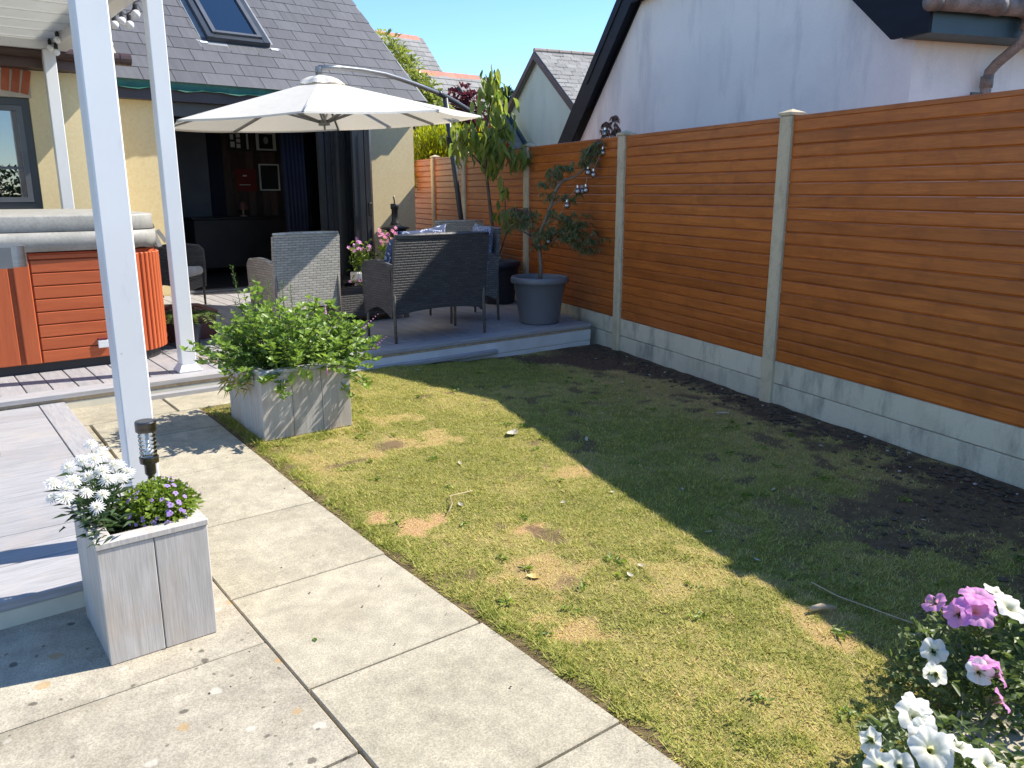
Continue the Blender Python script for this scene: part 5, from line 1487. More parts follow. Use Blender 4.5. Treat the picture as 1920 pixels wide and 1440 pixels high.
for br in ([(.0, .86, .02), (-.08, 1.0, .05), (-.16, 1.12, .05)], [(.03, 1.1, -.02), (.16, 1.16, -.05), (.30, 1.14, -.06)], [(.01, .9, .0), (.15, .98, -.05), (.32, .98, -.08), (.42, .93, -.08)], [(.15, 1.43, -.02), (.17, 1.52, .02), (.16, 1.62, .02)], [(.09, 1.26, -.03), (.2, 1.34, -.04), (.28, 1.35, -.03)], [(.41, 1.6, .03), (.40, 1.7, -.04), (.44, 1.78, -.04)], [(-.08, 1.0, .05), (-.2, 1.06, .0)]):
    b.tube([fwdpt(x_, z_, AB, d_) for x_, z_, d_ in br], [.009, .006, .003][:len(br)], 6)
mk('trunk', b, MT['bark_pale'], ac, smooth=True)
def acer_leaves(name, tips, mat, par):
    P = []; D = []
    for (x_, z_, d_, n_, s_) in tips:
        for k in range(int(n_ * .85)):
            c = fwdpt(x_ + random.gauss(0, s_ * 1.25), z_ + random.gauss(0, s_ * .5), AB, d_ + random.gauss(0, s_))
            a = random.random() * 6.28; dr_ = random.uniform(-.9, -.15)
            for j in range(7):
                aa = a + (j - 3) * .42
                P.append(c); D.append((math.cos(aa), math.sin(aa), dr_ - .1 * abs(j - 3)))
    n_ = len(P); L = .070 * (.7 + .5 * rng.random(n_))
    leaf_mesh(name, P, D, L, .010, mat, par, .35, None, 'stuff')
acer_leaves('foliage', [(-.19, 1.12, .05, 26, .05), (-.12, 1.2, .05, 20, .05), (-.22, 1.22, .04, 16, .04), (.06, 1.02, -.02, 26, .06), (.18, 1.05, -.06, 40, .08), (.30, 1.05, -.07, 40, .08), (.38, .97, -.08, 30, .06), (.44, .90, -.08, 12, .035), (.26, 1.17, -.05, 30, .06), (.33, 1.13, -.06, 22, .05),
                       (.13, 1.56, .02, 18, .045), (.16, 1.63, .02, 14, .04), (.05, 1.48, .02, 12, .04), (.27, 1.36, -.03, 16, .035), (.10, 1.36, 0, 10, .04), (.42, 1.67, .0, 24, .035), (.46, 1.76, .0, 24, .035), (.50, 1.80, .0, 18, .03), (-.02, .92, 0, 8, .03), (.24, 1.62, .02, 10, .03), (.02, 1.22, .0, 12, .05)], MT['acer'], ac)
acer_leaves('tip_foliage', [(.585, 1.93, 0, 10, .025), (.63, 2.00, 0, 9, .022), (.67, 1.94, 0, 8, .02), (.66, 2.05, 0, 6, .015), (.60, 1.99, 0, 6, .02), (.53, 1.85, 0, 8, .02), (-.17, 1.25, .04, 8, .04)], MT['acer_red'], ac)
# globe lights strung in the acer
gl = thing('globe_lights', 'string of small clear globe bulbs hung through the acer branches', 'string lights', (4.9, 5.7, 1.2))
gpos = [(.555, 1.735, -.04), (.475, 1.545, -.05), (.425, 1.565, -.05), (.335, 1.40, -.06), (.375, 1.40, -.02), (.41, 1.41, -.04), (.24, 1.275, -.08), (.115, 1.03, -.05), (.075, .955, -.05), (.57, 1.90, -.02)]
w_ = [fwdpt(x_, z_ + .055, AB, d_) for x_, z_, d_ in gpos]
order = [9, 0, 1, 2, 5, 4, 3, 6, 7, 8]
b = MB(); pts = []
for i, k in enumerate(order):
    pts.append(w_[k])
    if i < len(order) - 1: pts.append((w_[k] + w_[order[i + 1]]) / 2 - Vector((0, 0, .012)))
b.tube(pts, .0022, 4); mk('wire', b, MT['cord_pale'], gl)
for k in range(10):
    c = fwdpt(*gpos[k][:2], AB, gpos[k][2])
    b = MB(); b.ball(c, .029, 14, 10); o = mk('bulb', b, MT['glass_bulb'], gl, smooth=True)
    b = MB(); b.lathe([(.008, .026), (.012, .03), (.012, .05), (.005, .056)], c, 8); mk('bulb_cap', b, MT['steel'], o)
    b = MB(); b.ball(c - Vector((0, 0, .006)), .020, 12, 8, .75); mk('filament', b, MT['sparkle'], o, smooth=True)

cy_ = thing('cherry_tree', 'young cherry tree with drooping leaves in a dark pot behind the sofa', 'tree', (5.30, 7.08, .2))
pot(cy_, (5.27, 7.08, .201), .24, .46, MT['pot_navy'])
CB = (5.27, 7.08)
trk = [(-.03, .60, 0), (-.06, .95, 0), (-.10, 1.3, .0), (-.13, 1.6, .0), (-.15, 1.9, .0), (-.11, 2.15, .0), (-.07, 2.35, .0), (-.10, 2.5, .0), (-.13, 2.58, 0)]
b = MB(); b.tube([fwdpt(x_, z_, CB, d_) for x_, z_, d_ in trk], [.022, .02, .018, .016, .013, .010, .008, .006, .004], 8)
BR = [[(-.13, 1.62, 0), (-.28, 1.78, .05), (-.40, 1.9, .05), (-.44, 2.0, .05)], [(-.15, 1.9, 0), (-.02, 2.0, -.08), (.10, 2.06, -.10)], [(-.13, 1.7, 0), (.0, 1.76, -.1), (.14, 1.82, -.12), (.26, 1.84, -.12)], [(-.11, 2.15, 0), (-.2, 2.22, .1), (-.28, 2.2, .12)],
      [(-.07, 2.35, 0), (.02, 2.4, .05), (.08, 2.36, .08)], [(-.03, .62, 0), (.08, .95, -.04), (.07, 1.30, -.05), (.05, 1.5, -.05)], [(.08, .95, -.04), (.2, 1.08, -.08), (.24, 1.2, -.08)], [(-.14, 2.0, 0), (-.22, 2.0, -.1), (-.30, 1.95, -.12)], [(-.08, 2.4, 0), (-.03, 2.55, 0), (.0, 2.6, 0)]]
for br in BR: b.tube([fwdpt(x_, z_, CB, d_) for x_, z_, d_ in br], [.010, .007, .005, .003][:len(br)], 6)
mk('trunk', b, MT['bark'], cy_, smooth=True)
lsrc = []
for q in range(7):
    b = MB(); L = .115 + .011 * q; W_ = .044 + .003 * q; n_ = 6; lvv = []
    for i in range(n_ + 1):
        u = i / n_; wd_ = W_ / 2 * math.sin(math.pi * min(u * .93 + .05, 1)) ** .8 * (1 - .25 * u) * 1.1
        yb = L * u; zb = -.035 * u * u - .01 * math.sin(u * 6 + q)
        b.v += [(-wd_, yb, zb + wd_ * .35), (0, yb, zb), (wd_, yb, zb + wd_ * .35)]; lvv += [.12 + .13 * q] * 3
    for i in range(n_):
        a = 3 * i; b.f += [(a, a + 1, a + 4, a + 3), (a + 1, a + 2, a + 5, a + 4)]
    me = bpy.data.meshes.new('leaf'); me.from_pydata(b.v, [], b.f); me.materials.append(MT['cherry'] if q != 99 else MT['red_leaf']); me.polygons.foreach_set('use_smooth', [True] * len(me.polygons))
    at = me.attributes.new('lv', 'FLOAT', 'POINT'); at.data.foreach_set('value', np.array(lvv, dtype=np.float32)); lsrc.append(me)
def put_leaf(p, me, az, pitch, roll, s=1.0, mat=None):
    o = bpy.data.objects.new('leaf', me); col.objects.link(o); o.parent = cy_; o.location = p - cy_.location
    o.rotation_euler = (Matrix.Rotation(az, 3, 'Z') @ Matrix.Rotation(pitch, 3, 'X') @ Matrix.Rotation(roll, 3, 'Y')).to_euler(); o.scale = (s, s, s)
CL = [(-.07, 2.58, .05, 16, .05), (-.10, 2.48, .07, 20, .07), (-.04, 2.42, .06, 22, .07), (-.06, 2.28, .08, 22, .08), (.03, 2.18, .08, 16, .07), (-.10, 2.12, .09, 22, .10), (.08, 2.10, .05, 14, .06), (-.13, 1.95, .10, 24, .11), (-.28, 2.05, .1, 12, .07), (-.42, 1.98, .05, 14, .07), (-.36, 1.86, .05, 10, .06), (-.02, 1.9, .09, 20, .08), (-.08, 1.76, .08, 22, .08),
      (.13, 1.86, .05, 16, .06), (.16, 1.76, .05, 10, .05), (-.22, 1.82, .06, 8, .06), (-.06, 1.64, .06, 8, .05), (.05, 1.44, .03, 7, .03), (.06, 1.22, .05, 12, .05), (.11, 1.12, .05, 10, .05), (.22, 1.16, .05, 7, .04), (.22, 1.80, .04, 9, .05), (.27, 1.74, .04, 6, .04), (-.05, 2.0, .1, 12, .08)]
for (x_, z_, s2, n_, s1) in CL:
    for k in range(int(n_ * 1.1)):
        p = fwdpt(x_ + random.gauss(0, s1), z_ + random.gauss(0, s1 * .8), CB, random.gauss(0, s2))
        put_leaf(p, random.choice(lsrc), random.random() * 6.28, -random.uniform(.75, 1.45), random.uniform(-.4, .4), random.uniform(.8, 1.15))
lr = lsrc[0].copy(); lr.materials[0] = MT['red_leaf']
for (x_, z_) in ((.09, 1.93), (.10, 1.90), (.11, 1.75), (-.30, 2.04), (-.22, 2.06)):
    put_leaf(fwdpt(x_, z_, CB, -.12), lr, random.random() * 6, -1.1, 0, .6)

# ------------------------------------------------------------------ ornaments by the door
or_ = thing('fire_pot', 'black cast iron garden stove with a slim flue standing by the cream wall', 'stove', (5.22, 9.25, .2))
c = (5.22, 9.25, .2)
b = MB(); b.lathe([(.10, .0), (.12, .02), (.09, .06), (.05, .2), (.045, .45), (.08, .52), (.12, .58), (.135, .68), (.14, .72)], c, 24); mk('bowl', b, MT['black_iron'], or_, smooth=True)
b = MB(); b.lathe([(.145, .721), (.185, .735), (.185, .745), (.09, .765), (.06, .785)], c, 24); mk('collar', b, MT['black_iron'], or_, smooth=True)
b = MB(); b.lathe([(.062, .785), (.060, .80), (.043, .83), (.04, .97), (.052, .98), (.052, 1.04), (.045, 1.045)], c, 18); mk('flue', b, MT['black_iron'], or_, smooth=True)
b = MB(); b.tube([(c[0], c[1], c[2] + 1.045), (c[0], c[1], c[2] + 1.09), (c[0] - .012, c[1], c[2] + 1.12), (c[0] + .008, c[1], c[2] + 1.14)], .009, 8); mk('finial', b, MT['dark_steel'], or_, smooth=True)
def pinkpot(label, cx_, cy2, z0, n_, r, h, potmat, mat=MT['pale_pink']):
    t = thing('pot_plant', label, 'pot plant', (cx_, cy2, .2), group='pink flowering pots by the door')
    b = MB(); b.cbox(cx_ - .11, cy2 - .09, .201, cx_ + .11, cy2 + .09, z0, .01); mk('trough', b, potmat, t)
    P = rng.normal(size=(260, 3)) * np.array([r * .5, r * .45, h * .28]) + np.array([cx_, cy2, z0 + h * .42]); D = rng.normal(size=(260, 3)) + np.array([0, 0, .8])
    leaf_mesh('foliage', P, D, .07, .022, MT['limeleaf'], t, .3, None, 'stuff')
    P = []; D = []
    for k in range(n_):
        q = np.array([cx_ + random.gauss(0, r * .5), cy2 + random.gauss(0, r * .4), z0 + h * .70 + abs(random.gauss(0, h * .28))])
        for j in range(6):
            a = j * 1.047; P.append(q); D.append((math.cos(a), math.sin(a) * .8 - .35, math.sin(a) + .2))
    leaf_mesh('blossoms', P, D, .035, .030, mat, t, .1, None, 'stuff')
pinkpot('pale pink flowers in a trough left of the folded doors', 4.46, 8.75, .46, 15, .12, .32, MT['white_pot'])
pinkpot('bright pink flowers in a white trough behind the sofa beside the stove', 4.82, 8.72, .52, 24, .15, .36, MT['white_pot'], MT['pink_petal'])

# ------------------------------------------------------------------ wooden planters
def planter(name, label, x0, y0, x1, y1, z0, h, nfront, nside, group, rim=True):
    t = thing(name, label, 'planter', ((x0 + x1) / 2, (y0 + y1) / 2, z0), group=group)
    th = .022; z1 = z0 + h - (.022 if rim else 0)
    def strip(a0, a1, n, fn):
        w_ = (a1 - a0) / n
        for i in range(n): fn(a0 + w_ * i + (.0012 if i else 0), a0 + w_ * (i + 1) - (.0012 if i < n - 1 else 0))
    def front(a, c): b = MB(); b.cbox(a, y0, z0, c, y0 + th, z1, .0025); mk('plank', b, MT['planter'], t)
    def rear(a, c): b = MB(); b.cbox(a, y1 - th, z0, c, y1, z1, .0025); mk('plank', b, MT['planter'], t)
    def left(a, c): b = MB(); b.cbox(x0 + .001, a, z0, x0 + th, c, z1 - .001, .0025); mk('plank', b, MT['planter'], t)
    def right(a, c): b = MB(); b.cbox(x1 - th, a, z0, x1 - .001, c, z1 - .001, .0025); mk('plank', b, MT['planter'], t)
    strip(x0, x1, nfront, front); strip(x0, x1, nfront, rear); strip(y0 + th + .001, y1 - th - .001, nside, left); strip(y0 + th + .001, y1 - th - .001, nside, right)
    e = .004; rw = .05
    for (a0, b0, a1, b1) in ((x0 - e, y0 - e, x1 + e, y0 + rw), (x0 - e, y1 - rw, x1 + e, y1 + e), (x0 - e, y0 + rw + .001, x0 + rw, y1 - rw - .001), (x1 - rw, y0 + rw + .001, x1 + e, y1 - rw - .001)):
        b = MB(); b.cbox(a0, b0, z1 + .001, a1, b1, z1 + .022, .003); mk('rim_board', b, MT['planter'], t)
    b = MB(); N = 10
    for i in range(N):
        for j in range(N): b.v.append((x0 + th + .002 + (x1 - x0 - 2 * th - .004) * i / (N - 1), y0 + th + .002 + (y1 - y0 - 2 * th - .004) * j / (N - 1), z1 - .045 + random.random() * .015))
    for i in range(N - 1):
        for j in range(N - 1): b.f.append((i * N + j, (i + 1) * N + j, (i + 1) * N + j + 1, i * N + j + 1))
    mk('soil', b, MT['soil'], t)
    return t
planter('planter', 'square grey washed wooden planter of white daisies on the slabs by the low deck', .352, 2.435, .668, 2.80, .009, .395, 2, 2, 'grey wooden planters')
planter('planter', 'wider grey wooden planter overflowing with mint at the corner of the lawn', 1.49, 4.17, 2.02, 4.70, float(gz(1.7, 4.3)) - .005, .39, 3, 3, 'grey wooden planters')

# mint
mt_ = thing('mint_plant', 'bushy bright green mint spilling over the wooden planter', 'herb', (1.75, 4.43, .40))
P = []; D = []; lv = []; stems = MB(); spikes = []
def sprig(base, tip, n_, sc_=1.0):
    base = Vector(base); tip = Vector(tip)
    midp = (base + tip) / 2 + Vector((random.gauss(0, .015), random.gauss(0, .015), .05))
    prev_ = base; 
    pts = [base, midp, tip]; stems.tube(pts, [.0035, .003, .002], 4)
    ph = random.random() * 6
    lb = random.random() * .35
    for i in range(n_):
        u = .22 + .78 * i / (n_ - 1); q = (base * (1 - u) + midp * u) * (1 - u) + (midp * (1 - u) + tip * u) * u
        for k in range(2 if i < n_ - 1 else 4):
            a = ph + i * 1.57 + k * math.pi * (1 if i < n_ - 1 else .5)
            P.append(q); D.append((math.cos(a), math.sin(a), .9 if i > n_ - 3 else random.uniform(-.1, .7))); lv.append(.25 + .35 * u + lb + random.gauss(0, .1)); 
LMs = []
for k in range(190):
    a = random.random() * 6.28; rr = math.sqrt(random.random())
    bx, by = 1.755 + .20 * rr * math.cos(a), 4.435 + .20 * rr * math.sin(a)
    out = .06 + .18 * rr
    tz = .42 + .36 * (1 - .62 * rr * rr) * random.uniform(.6, 1.12)
    tx, ty = bx + out * math.cos(a) * random.uniform(.5, 1.3), by + out * math.sin(a) * random.uniform(.5, 1.3)
    sprig((bx, by, .36), (tx, ty, tz), random.randint(6, 9))
for (tx, ty, tz) in ((1.30, 4.45, .50), (1.28, 4.55, .55), (1.34, 4.28, .46), (1.33, 4.35, .60), (1.27, 4.36, .52), (2.26, 4.50, .62), (2.28, 4.42, .46), (2.22, 4.30, .58), (2.30, 4.55, .50), (2.02, 4.12, .36), (2.06, 4.10, .28), (2.10, 4.13, .40), (1.98, 4.08, .42), (2.12, 4.16, .52), (1.92, 4.06, .40), (1.56, 4.10, .34), (1.50, 4.1, .42), (1.40, 4.22, .40), (2.0, 4.5, .72), (2.08, 4.42, .68), (1.6, 4.5, .80), (1.66, 4.55, .82), (1.72, 4.45, .78), (1.55, 4.4, .74), (1.46, 4.4, .68), (2.16, 4.2, .44), (2.2, 4.18, .5)):
    s_ = Vector((1.755, 4.435, 0)); d_ = Vector((tx, ty, 0)) - s_
    bb_ = s_ + d_ * min(1, .2 / max(d_.length, .01))
    for q in range(3): sprig((bb_.x, bb_.y, .38), (tx + random.gauss(0, .03), ty + random.gauss(0, .03), tz + random.gauss(0, .03)), random.randint(7, 10))
lv = np.array(lv)
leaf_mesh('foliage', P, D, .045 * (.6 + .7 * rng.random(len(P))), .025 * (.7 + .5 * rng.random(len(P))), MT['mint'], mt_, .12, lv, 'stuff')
# rosemary like upright shoots
P = []; D = []
for (bx, by, tx, ty, tz) in ((1.58, 4.5, 1.54, 4.62, .98), (1.66, 4.52, 1.66, 4.62, .92), (1.72, 4.5, 1.72, 4.56, .90), (1.80, 4.5, 1.80, 4.56, .88), (1.56, 4.45, 1.50, 4.5, .80), (1.84, 4.5, 1.85, 4.55, .86)):
    stems.tube([(bx, by, .4), ((bx + tx) / 2, (by + ty) / 2, .4 + (tz - .4) * .5), (tx, ty, tz)], [.003, .0025, .0015], 4)
    for i in range(60):
        u = .35 + .65 * i / 59; a = i * 2.4; P.append((bx + (tx - bx) * u, by + (ty - by) * u, .4 + (tz - .4) * u)); D.append((math.cos(a), math.sin(a), .9))
leaf_mesh('shoots', P, D, .026, .004, MT['fern'], mt_, 0, .6 + .4 * rng.random(len(P)), 'stuff')
mk('stems', stems, MT['stem'], mt_)
b = MB()
for (q, e) in (((2.25, 4.42, .58), (2.34, 4.40, .66)), ((2.30, 4.40, .45), (2.37, 4.36, .52)), ((1.95, 4.3, .70), (1.95, 4.3, .76)), ((1.86, 4.12, .40), (1.85, 4.10, .44))):
    q = Vector(q); e = Vector(e)
    for i in range(7): b.ball(q + (e - q) * i / 6, .009 * (1 - i / 9), 7, 5, .7)
fs_ = mk('flower_spike', b, MT['pale_pink'], mt_)
color_attr(fs_, 'lv', np.full(len(b.v), .5))
# dry lower tuft at the left and two yellowing leaves
P = rng.normal(size=(260, 3)) * np.array([.04, .05, .03]) + np.array([1.42, 4.36, .38]); D = rng.normal(size=(260, 3)) + np.array([-1, -.5, -.6])
P = P[:90]; D = D[:90]; dt_ = leaf_mesh('dry_tuft', P, D, .055, .003, MT['grass'], mt_, .5, .8 + .2 * rng.random(90), 'stuff')
color_attr(dt_, 'gv', np.full(90 * 4, .55))
P = [(1.70, 4.13, .46), (1.74, 4.14, .44), (1.66, 4.13, .44)]; leaf_mesh('yellow_leaf', P, [(.2, -.5, -1), (.4, -.4, -1), (-.3, -.3, -1)], .08, .05, MT['limeleaf'], mt_, .1, np.array([1., .9, .8]))
b = MB(); b.tube([(1.36, 4.36, .48), (1.22, 4.36, .545)], [.004, .003], 5); mk('dead_stalk', b, MT['twig'], mt_)

# white daisies
dz = thing('daisy_plant', 'cluster of white double daisies leaning left over the small planter', 'flowers', (.45, 2.65, .38))
def flower_head(c, nrm, r, npet, mat, name, parent, layers=2, wid=.5):
    nrm = Vector(nrm).normalized(); u = nrm.orthogonal().normalized(); v_ = nrm.cross(u)
    V_ = []; F_ = []; lv_ = []
    for l in range(layers):
        k_ = 1 - .30 * l; lift = .10 + .28 * l
        for i in range(npet):
            a = 2 * math.pi * (i + .5 * l) / npet + random.gauss(0, .06); d = u * math.cos(a) + v_ * math.sin(a); s_ = nrm.cross(d)
            L = r * k_ * random.uniform(.85, 1.08); w2 = L * math.pi / npet * wid * 2
            p0 = Vector(c) + d * r * .08; p1 = Vector(c) + d * L * .6 + nrm * r * lift; p2 = Vector(c) + d * L + nrm * r * (lift - .12)
            n0 = len(V_); V_ += [p0, p1 + s_ * w2 / 2, p2 + s_ * w2 * .2, p2 - s_ * w2 * .2, p1 - s_ * w2 / 2]; F_.append((n0, n0 + 1, n0 + 2, n0 + 3, n0 + 4)); lv_ += [.55, 1, 1, 1, 1]
    o = from_np(name, V_, F_, mat, parent); color_attr(o, 'lv', lv_); return o
heads = [(.43, 2.80, .60), (.455, 2.78, .575), (.29, 2.64, .545), (.335, 2.58, .56), (.39, 2.72, .57), (.385, 2.63, .55), (.485, 2.70, .545), (.47, 2.60, .53), (.375, 2.48, .50), (.40, 2.52, .52), (.31, 2.56, .52), (.45, 2.57, .545), (.34, 2.66, .58), (.41, 2.66, .59), (.44, 2.71, .58), (.36, 2.54, .53), (.425, 2.56, .55), (.32, 2.61, .53), (.395, 2.78, .56), (.35, 2.70, .55), (.42, 2.61, .565), (.465, 2.66, .56), (.28, 2.60, .515), (.50, 2.65, .53)]
b = MB(); P = []; D = []
for i, h_ in enumerate(heads):
    flower_head(h_, (random.gauss(-.15, .35), random.gauss(-.55, .3), 1), random.uniform(.022, .029), 17, MT['white_petal'], 'flower_head', dz, 3)
    rt = (.42 + random.gauss(0, .03), 2.66 + random.gauss(0, .05), .36); m_ = ((rt[0] + h_[0]) / 2, (rt[1] + h_[1]) / 2, .47)
    b.tube([rt, m_, (h_[0], h_[1], h_[2] - .004)], .002, 4)
    for k in range(16):
        u = random.random(); q = Vector(rt).lerp(Vector(h_), u * .9); a = random.random() * 6.28; P.append(q); D.append((math.cos(a), math.sin(a), .4))
for k in range(90): P.append((.40 + random.gauss(0, .04), 2.58 + random.gauss(0, .07), .39 + abs(random.gauss(0, .05)))); D.append((random.gauss(-.4, .8), random.gauss(-.4, .8), .3))
mk('stems', b, MT['stem'], dz)
leaf_mesh('foliage', P, D, .05 * (.6 + .8 * rng.random(len(P))), .010, MT['daisyleaf'], dz, .2, None, 'stuff')
vf = thing('violet_flower_plant', 'low mound of tiny violet flowers in the right half of the small planter', 'flowers', (.57, 2.62, .38))
cen = np.array([.575, 2.61, .40]); n_ = 1500
d = rng.normal(size=(n_, 3)); d[:, 2] = np.abs(d[:, 2]); d /= np.linalg.norm(d, axis=1, keepdims=True)
P = cen + d * np.array([.115, .135, .085]) * (.55 + .5 * rng.random(n_))[:, None]
leaf_mesh('foliage', P, d + rng.normal(size=d.shape) * .6, .020 * (.7 + .6 * rng.random(n_)), .013, MT['limeleaf'], vf, .15, .3 + .55 * rng.random(n_), 'stuff')
for k in range(70):
    dd = np.array([random.gauss(0, 1), random.gauss(-.2, 1), abs(random.gauss(.5, .6))]); dd /= np.linalg.norm(dd)
    c = cen + dd * np.array([.12, .14, .092]) * random.uniform(.95, 1.12)
    flower_head(c, dd, random.uniform(.0065, .010), 5, MT['violet'], 'blossom', vf, 1, .75)

# solar stake light
so = thing('solar_light', 'dark steel solar stake light with a clear ribbed lens standing in the small planter', 'lamp', (.59, 2.755, .36))
c = (.59, 2.755, .36)
b = MB(); b.lathe([(.011, 0), (.011, .11), (.018, .12), (.018, .155), (.030, .158), (.031, .178), (.027, .18)], c, 20); mk('stake', b, MT['dark_steel'], so, smooth=False)
pr = []
for i in range(33): z = .18 + .085 * i / 32; pr.append((.0268 + .0012 * math.cos(i * math.pi / 2.67), z))
b = MB(); b.lathe(pr, c, 24); mk('lens', b, MT['glass_bulb'], so, smooth=True)
b = MB(); b.lathe([(.014, .181), (.016, .20), (.006, .205), (.006, .262)], c, 12); mk('lamp_core', b, MT['frost'], so, smooth=True)
b = MB(); b.lathe([(.029, .266), (.033, .268), (.033, .298), (.031, .302), (.026, .303)], c, 28); mk('cap', b, MT['dark_steel'], so)

# ------------------------------------------------------------------ petunias at the lower right
def petunia(name, c, nrm, r, mat, parent, ruff=.10):
    nrm = Vector(nrm).normalized(); u = nrm.orthogonal().normalized(); v_ = nrm.cross(u); N = 40
    rings = [(.06, -.85), (.10, -.45), (.20, -.14), (.45, .0), (.75, .02), (1.0, -.04)]
    V_ = []; lv_ = []; F_ = []; ph = random.random() * 6
    for (k_, h_) in rings:
        for i in range(N):
            a = 2 * math.pi * i / N; lob = 1 - .17 * max(0, k_ - .3) * abs(math.cos(2.5 * a + ph)) ** 6 * 1.4 + .04 * k_ * math.sin(7 * a)
            d = u * math.cos(a) + v_ * math.sin(a)
            z = h_ * r + ruff * r * k_ * k_ * (math.sin(5 * a + ph) + .6 * math.sin(11 * a + 2 * ph)) - .05 * r * k_ * abs(math.cos(2.5 * a + ph)) ** 8
            V_.append(Vector(c) + d * (k_ * r * lob) + nrm * z); lv_.append(0.0 if k_ < .15 else (.5 if k_ < .3 else min(1, .80 + .2 * (k_ - .45) / .55) - (.13 * (1.15 - k_) if i % 4 == 0 else 0)))
    for j in range(len(rings) - 1):
        for i in range(N): F_.append((j * N + i, j * N + (i + 1) % N, (j + 1) * N + (i + 1) % N, (j + 1) * N + i))
    o = from_np(name, V_, F_, mat, parent, smooth=True); color_attr(o, 'lv', lv_); return o
def petunia_plant(label, base, flowers, mat, leafz, spread, n_, z0=.0):
    t = thing('petunia_plant', label, 'flowers', base, group='petunias at the lawn edge')
    b = MB(); P = []; D = []
    for (c, nn, r, m_) in flowers:
        petunia('flower', c, nn, r, m_, t)
        nn = Vector(nn).normalized(); q = Vector(c) - nn * r * .85
        rt = Vector((base[0] + random.gauss(0, spread * .3), base[1] + random.gauss(0, spread * .3), z0 + .02))
        b.tube([rt, rt.lerp(q, .55) + Vector((0, 0, .03)), q], [.004, .003, .0025], 5)
        for k in range(22):
            u = random.uniform(.2, .97); p = rt.lerp(q, u) + Vector((0, 0, .03 * math.sin(math.pi * u))); a = random.random() * 6.28; P.append(p); D.append((math.cos(a), math.sin(a), .5))
        for k in range(5):
            a = k * 1.26; P.append(q); D.append((math.cos(a) * .4 + nn.x, math.sin(a) * .4 + nn.y, nn.z))
    for k in range(n_):
        a = random.random() * 6.28; rr = spread * math.sqrt(random.random()); P.append((base[0] + rr * math.cos(a), base[1] + rr * math.sin(a), z0 + random.random() * leafz * (1.15 - rr / spread * .7))); D.append((random.gauss(0, 1), random.gauss(0, 1), .55))
    leaf_mesh('foliage', P, D, .036 * (.6 + .8 * rng.random(len(P))), .016, MT['petleaf'], t, .2, .2 + .7 * rng.random(len(P)), 'stuff')
    bd = MB()
    for k in range(7):
        a = random.random() * 6.28; p = Vector((base[0] + spread * .8 * math.cos(a), base[1] + spread * .8 * math.sin(a), z0 + leafz * random.uniform(.3, .6))); bd.tube([p, p + Vector((random.gauss(0, .01), random.gauss(0, .01), .03))], [.003, .006], 6)
    mk('buds', bd, MT['stem'], t, kind='stuff'); mk('stems', b, MT['stem'], t)
    return t
WP, PP, LP = MT['white_petal'], MT['pink_petal'], MT['pale_pink']
C_ = (-.55, -.45, .75)
petunia_plant('white petunias with wide open blooms nearest the viewer at the lower right', (1.80, .66, 0),
    [((1.72, .71, .225), (-.35, -.5, 1), .044, WP), ((1.755, .725, .235), (.1, -.2, 1), .036, WP), ((1.70, .68, .21), (-.5, -.3, 1), .034, WP), ((1.67, .645, .20), (-.6, -.6, .9), .050, WP), ((1.73, .615, .20), (.2, -.2, 1), .036, WP), ((1.55, .70, .18), (-.9, -.1, .55), .036, WP), ((1.59, .745, .20), (-.9, .3, .6), .030, WP), ((1.60, .68, .17), (-.7, -.3, .7), .034, WP), ((1.75, .56, .18), (0, -.5, 1), .04, WP)], WP, .19, .19, 620)
petunia_plant('mixed pink and white petunias trailing at the right edge of the lawn', (2.28, .76, 0),
    [((2.19, .785, .30), (-.45, -.5, .9), .052, PP), ((2.225, .80, .325), (-.1, -.1, 1), .046, PP), ((2.16, .82, .285), (-.8, .1, .5), .040, PP), ((2.28, .735, .30), (.0, -.5, 1), .050, WP), ((2.20, .90, .27), (-.5, .4, .8), .036, PP), ((2.07, .83, .20), (-.7, -.5, .7), .036, WP), ((2.02, .80, .165), (-.9, -.1, .1), .032, WP), ((2.03, .70, .22), (-.5, -.4, .5), .034, WP), ((2.06, .705, .235), (.0, .1, 1), .036, PP), ((2.06, .66, .22), (.3, -.6, .3), .030, PP), ((2.0, .63, .19), (.5, -.6, .5), .032, PP), ((2.36, .80, .29), (.2, -.3, 1), .04, WP)], PP, .27, .25, 1250)
# paler edging slab under the petunias
b = MB(); b.cbox(1.60, .50, .0, 2.16, .80, .03, .006, Matrix.Translation((0, 0, 0)))
ed = mk('edging_stone', b, MT['slab'], None); ed.rotation_euler = (0, 0, R(18)); ed.location = (2.02, .58, .0)
tag(ed, 'pale edging slab half hidden under the petunias', 'edging stone')

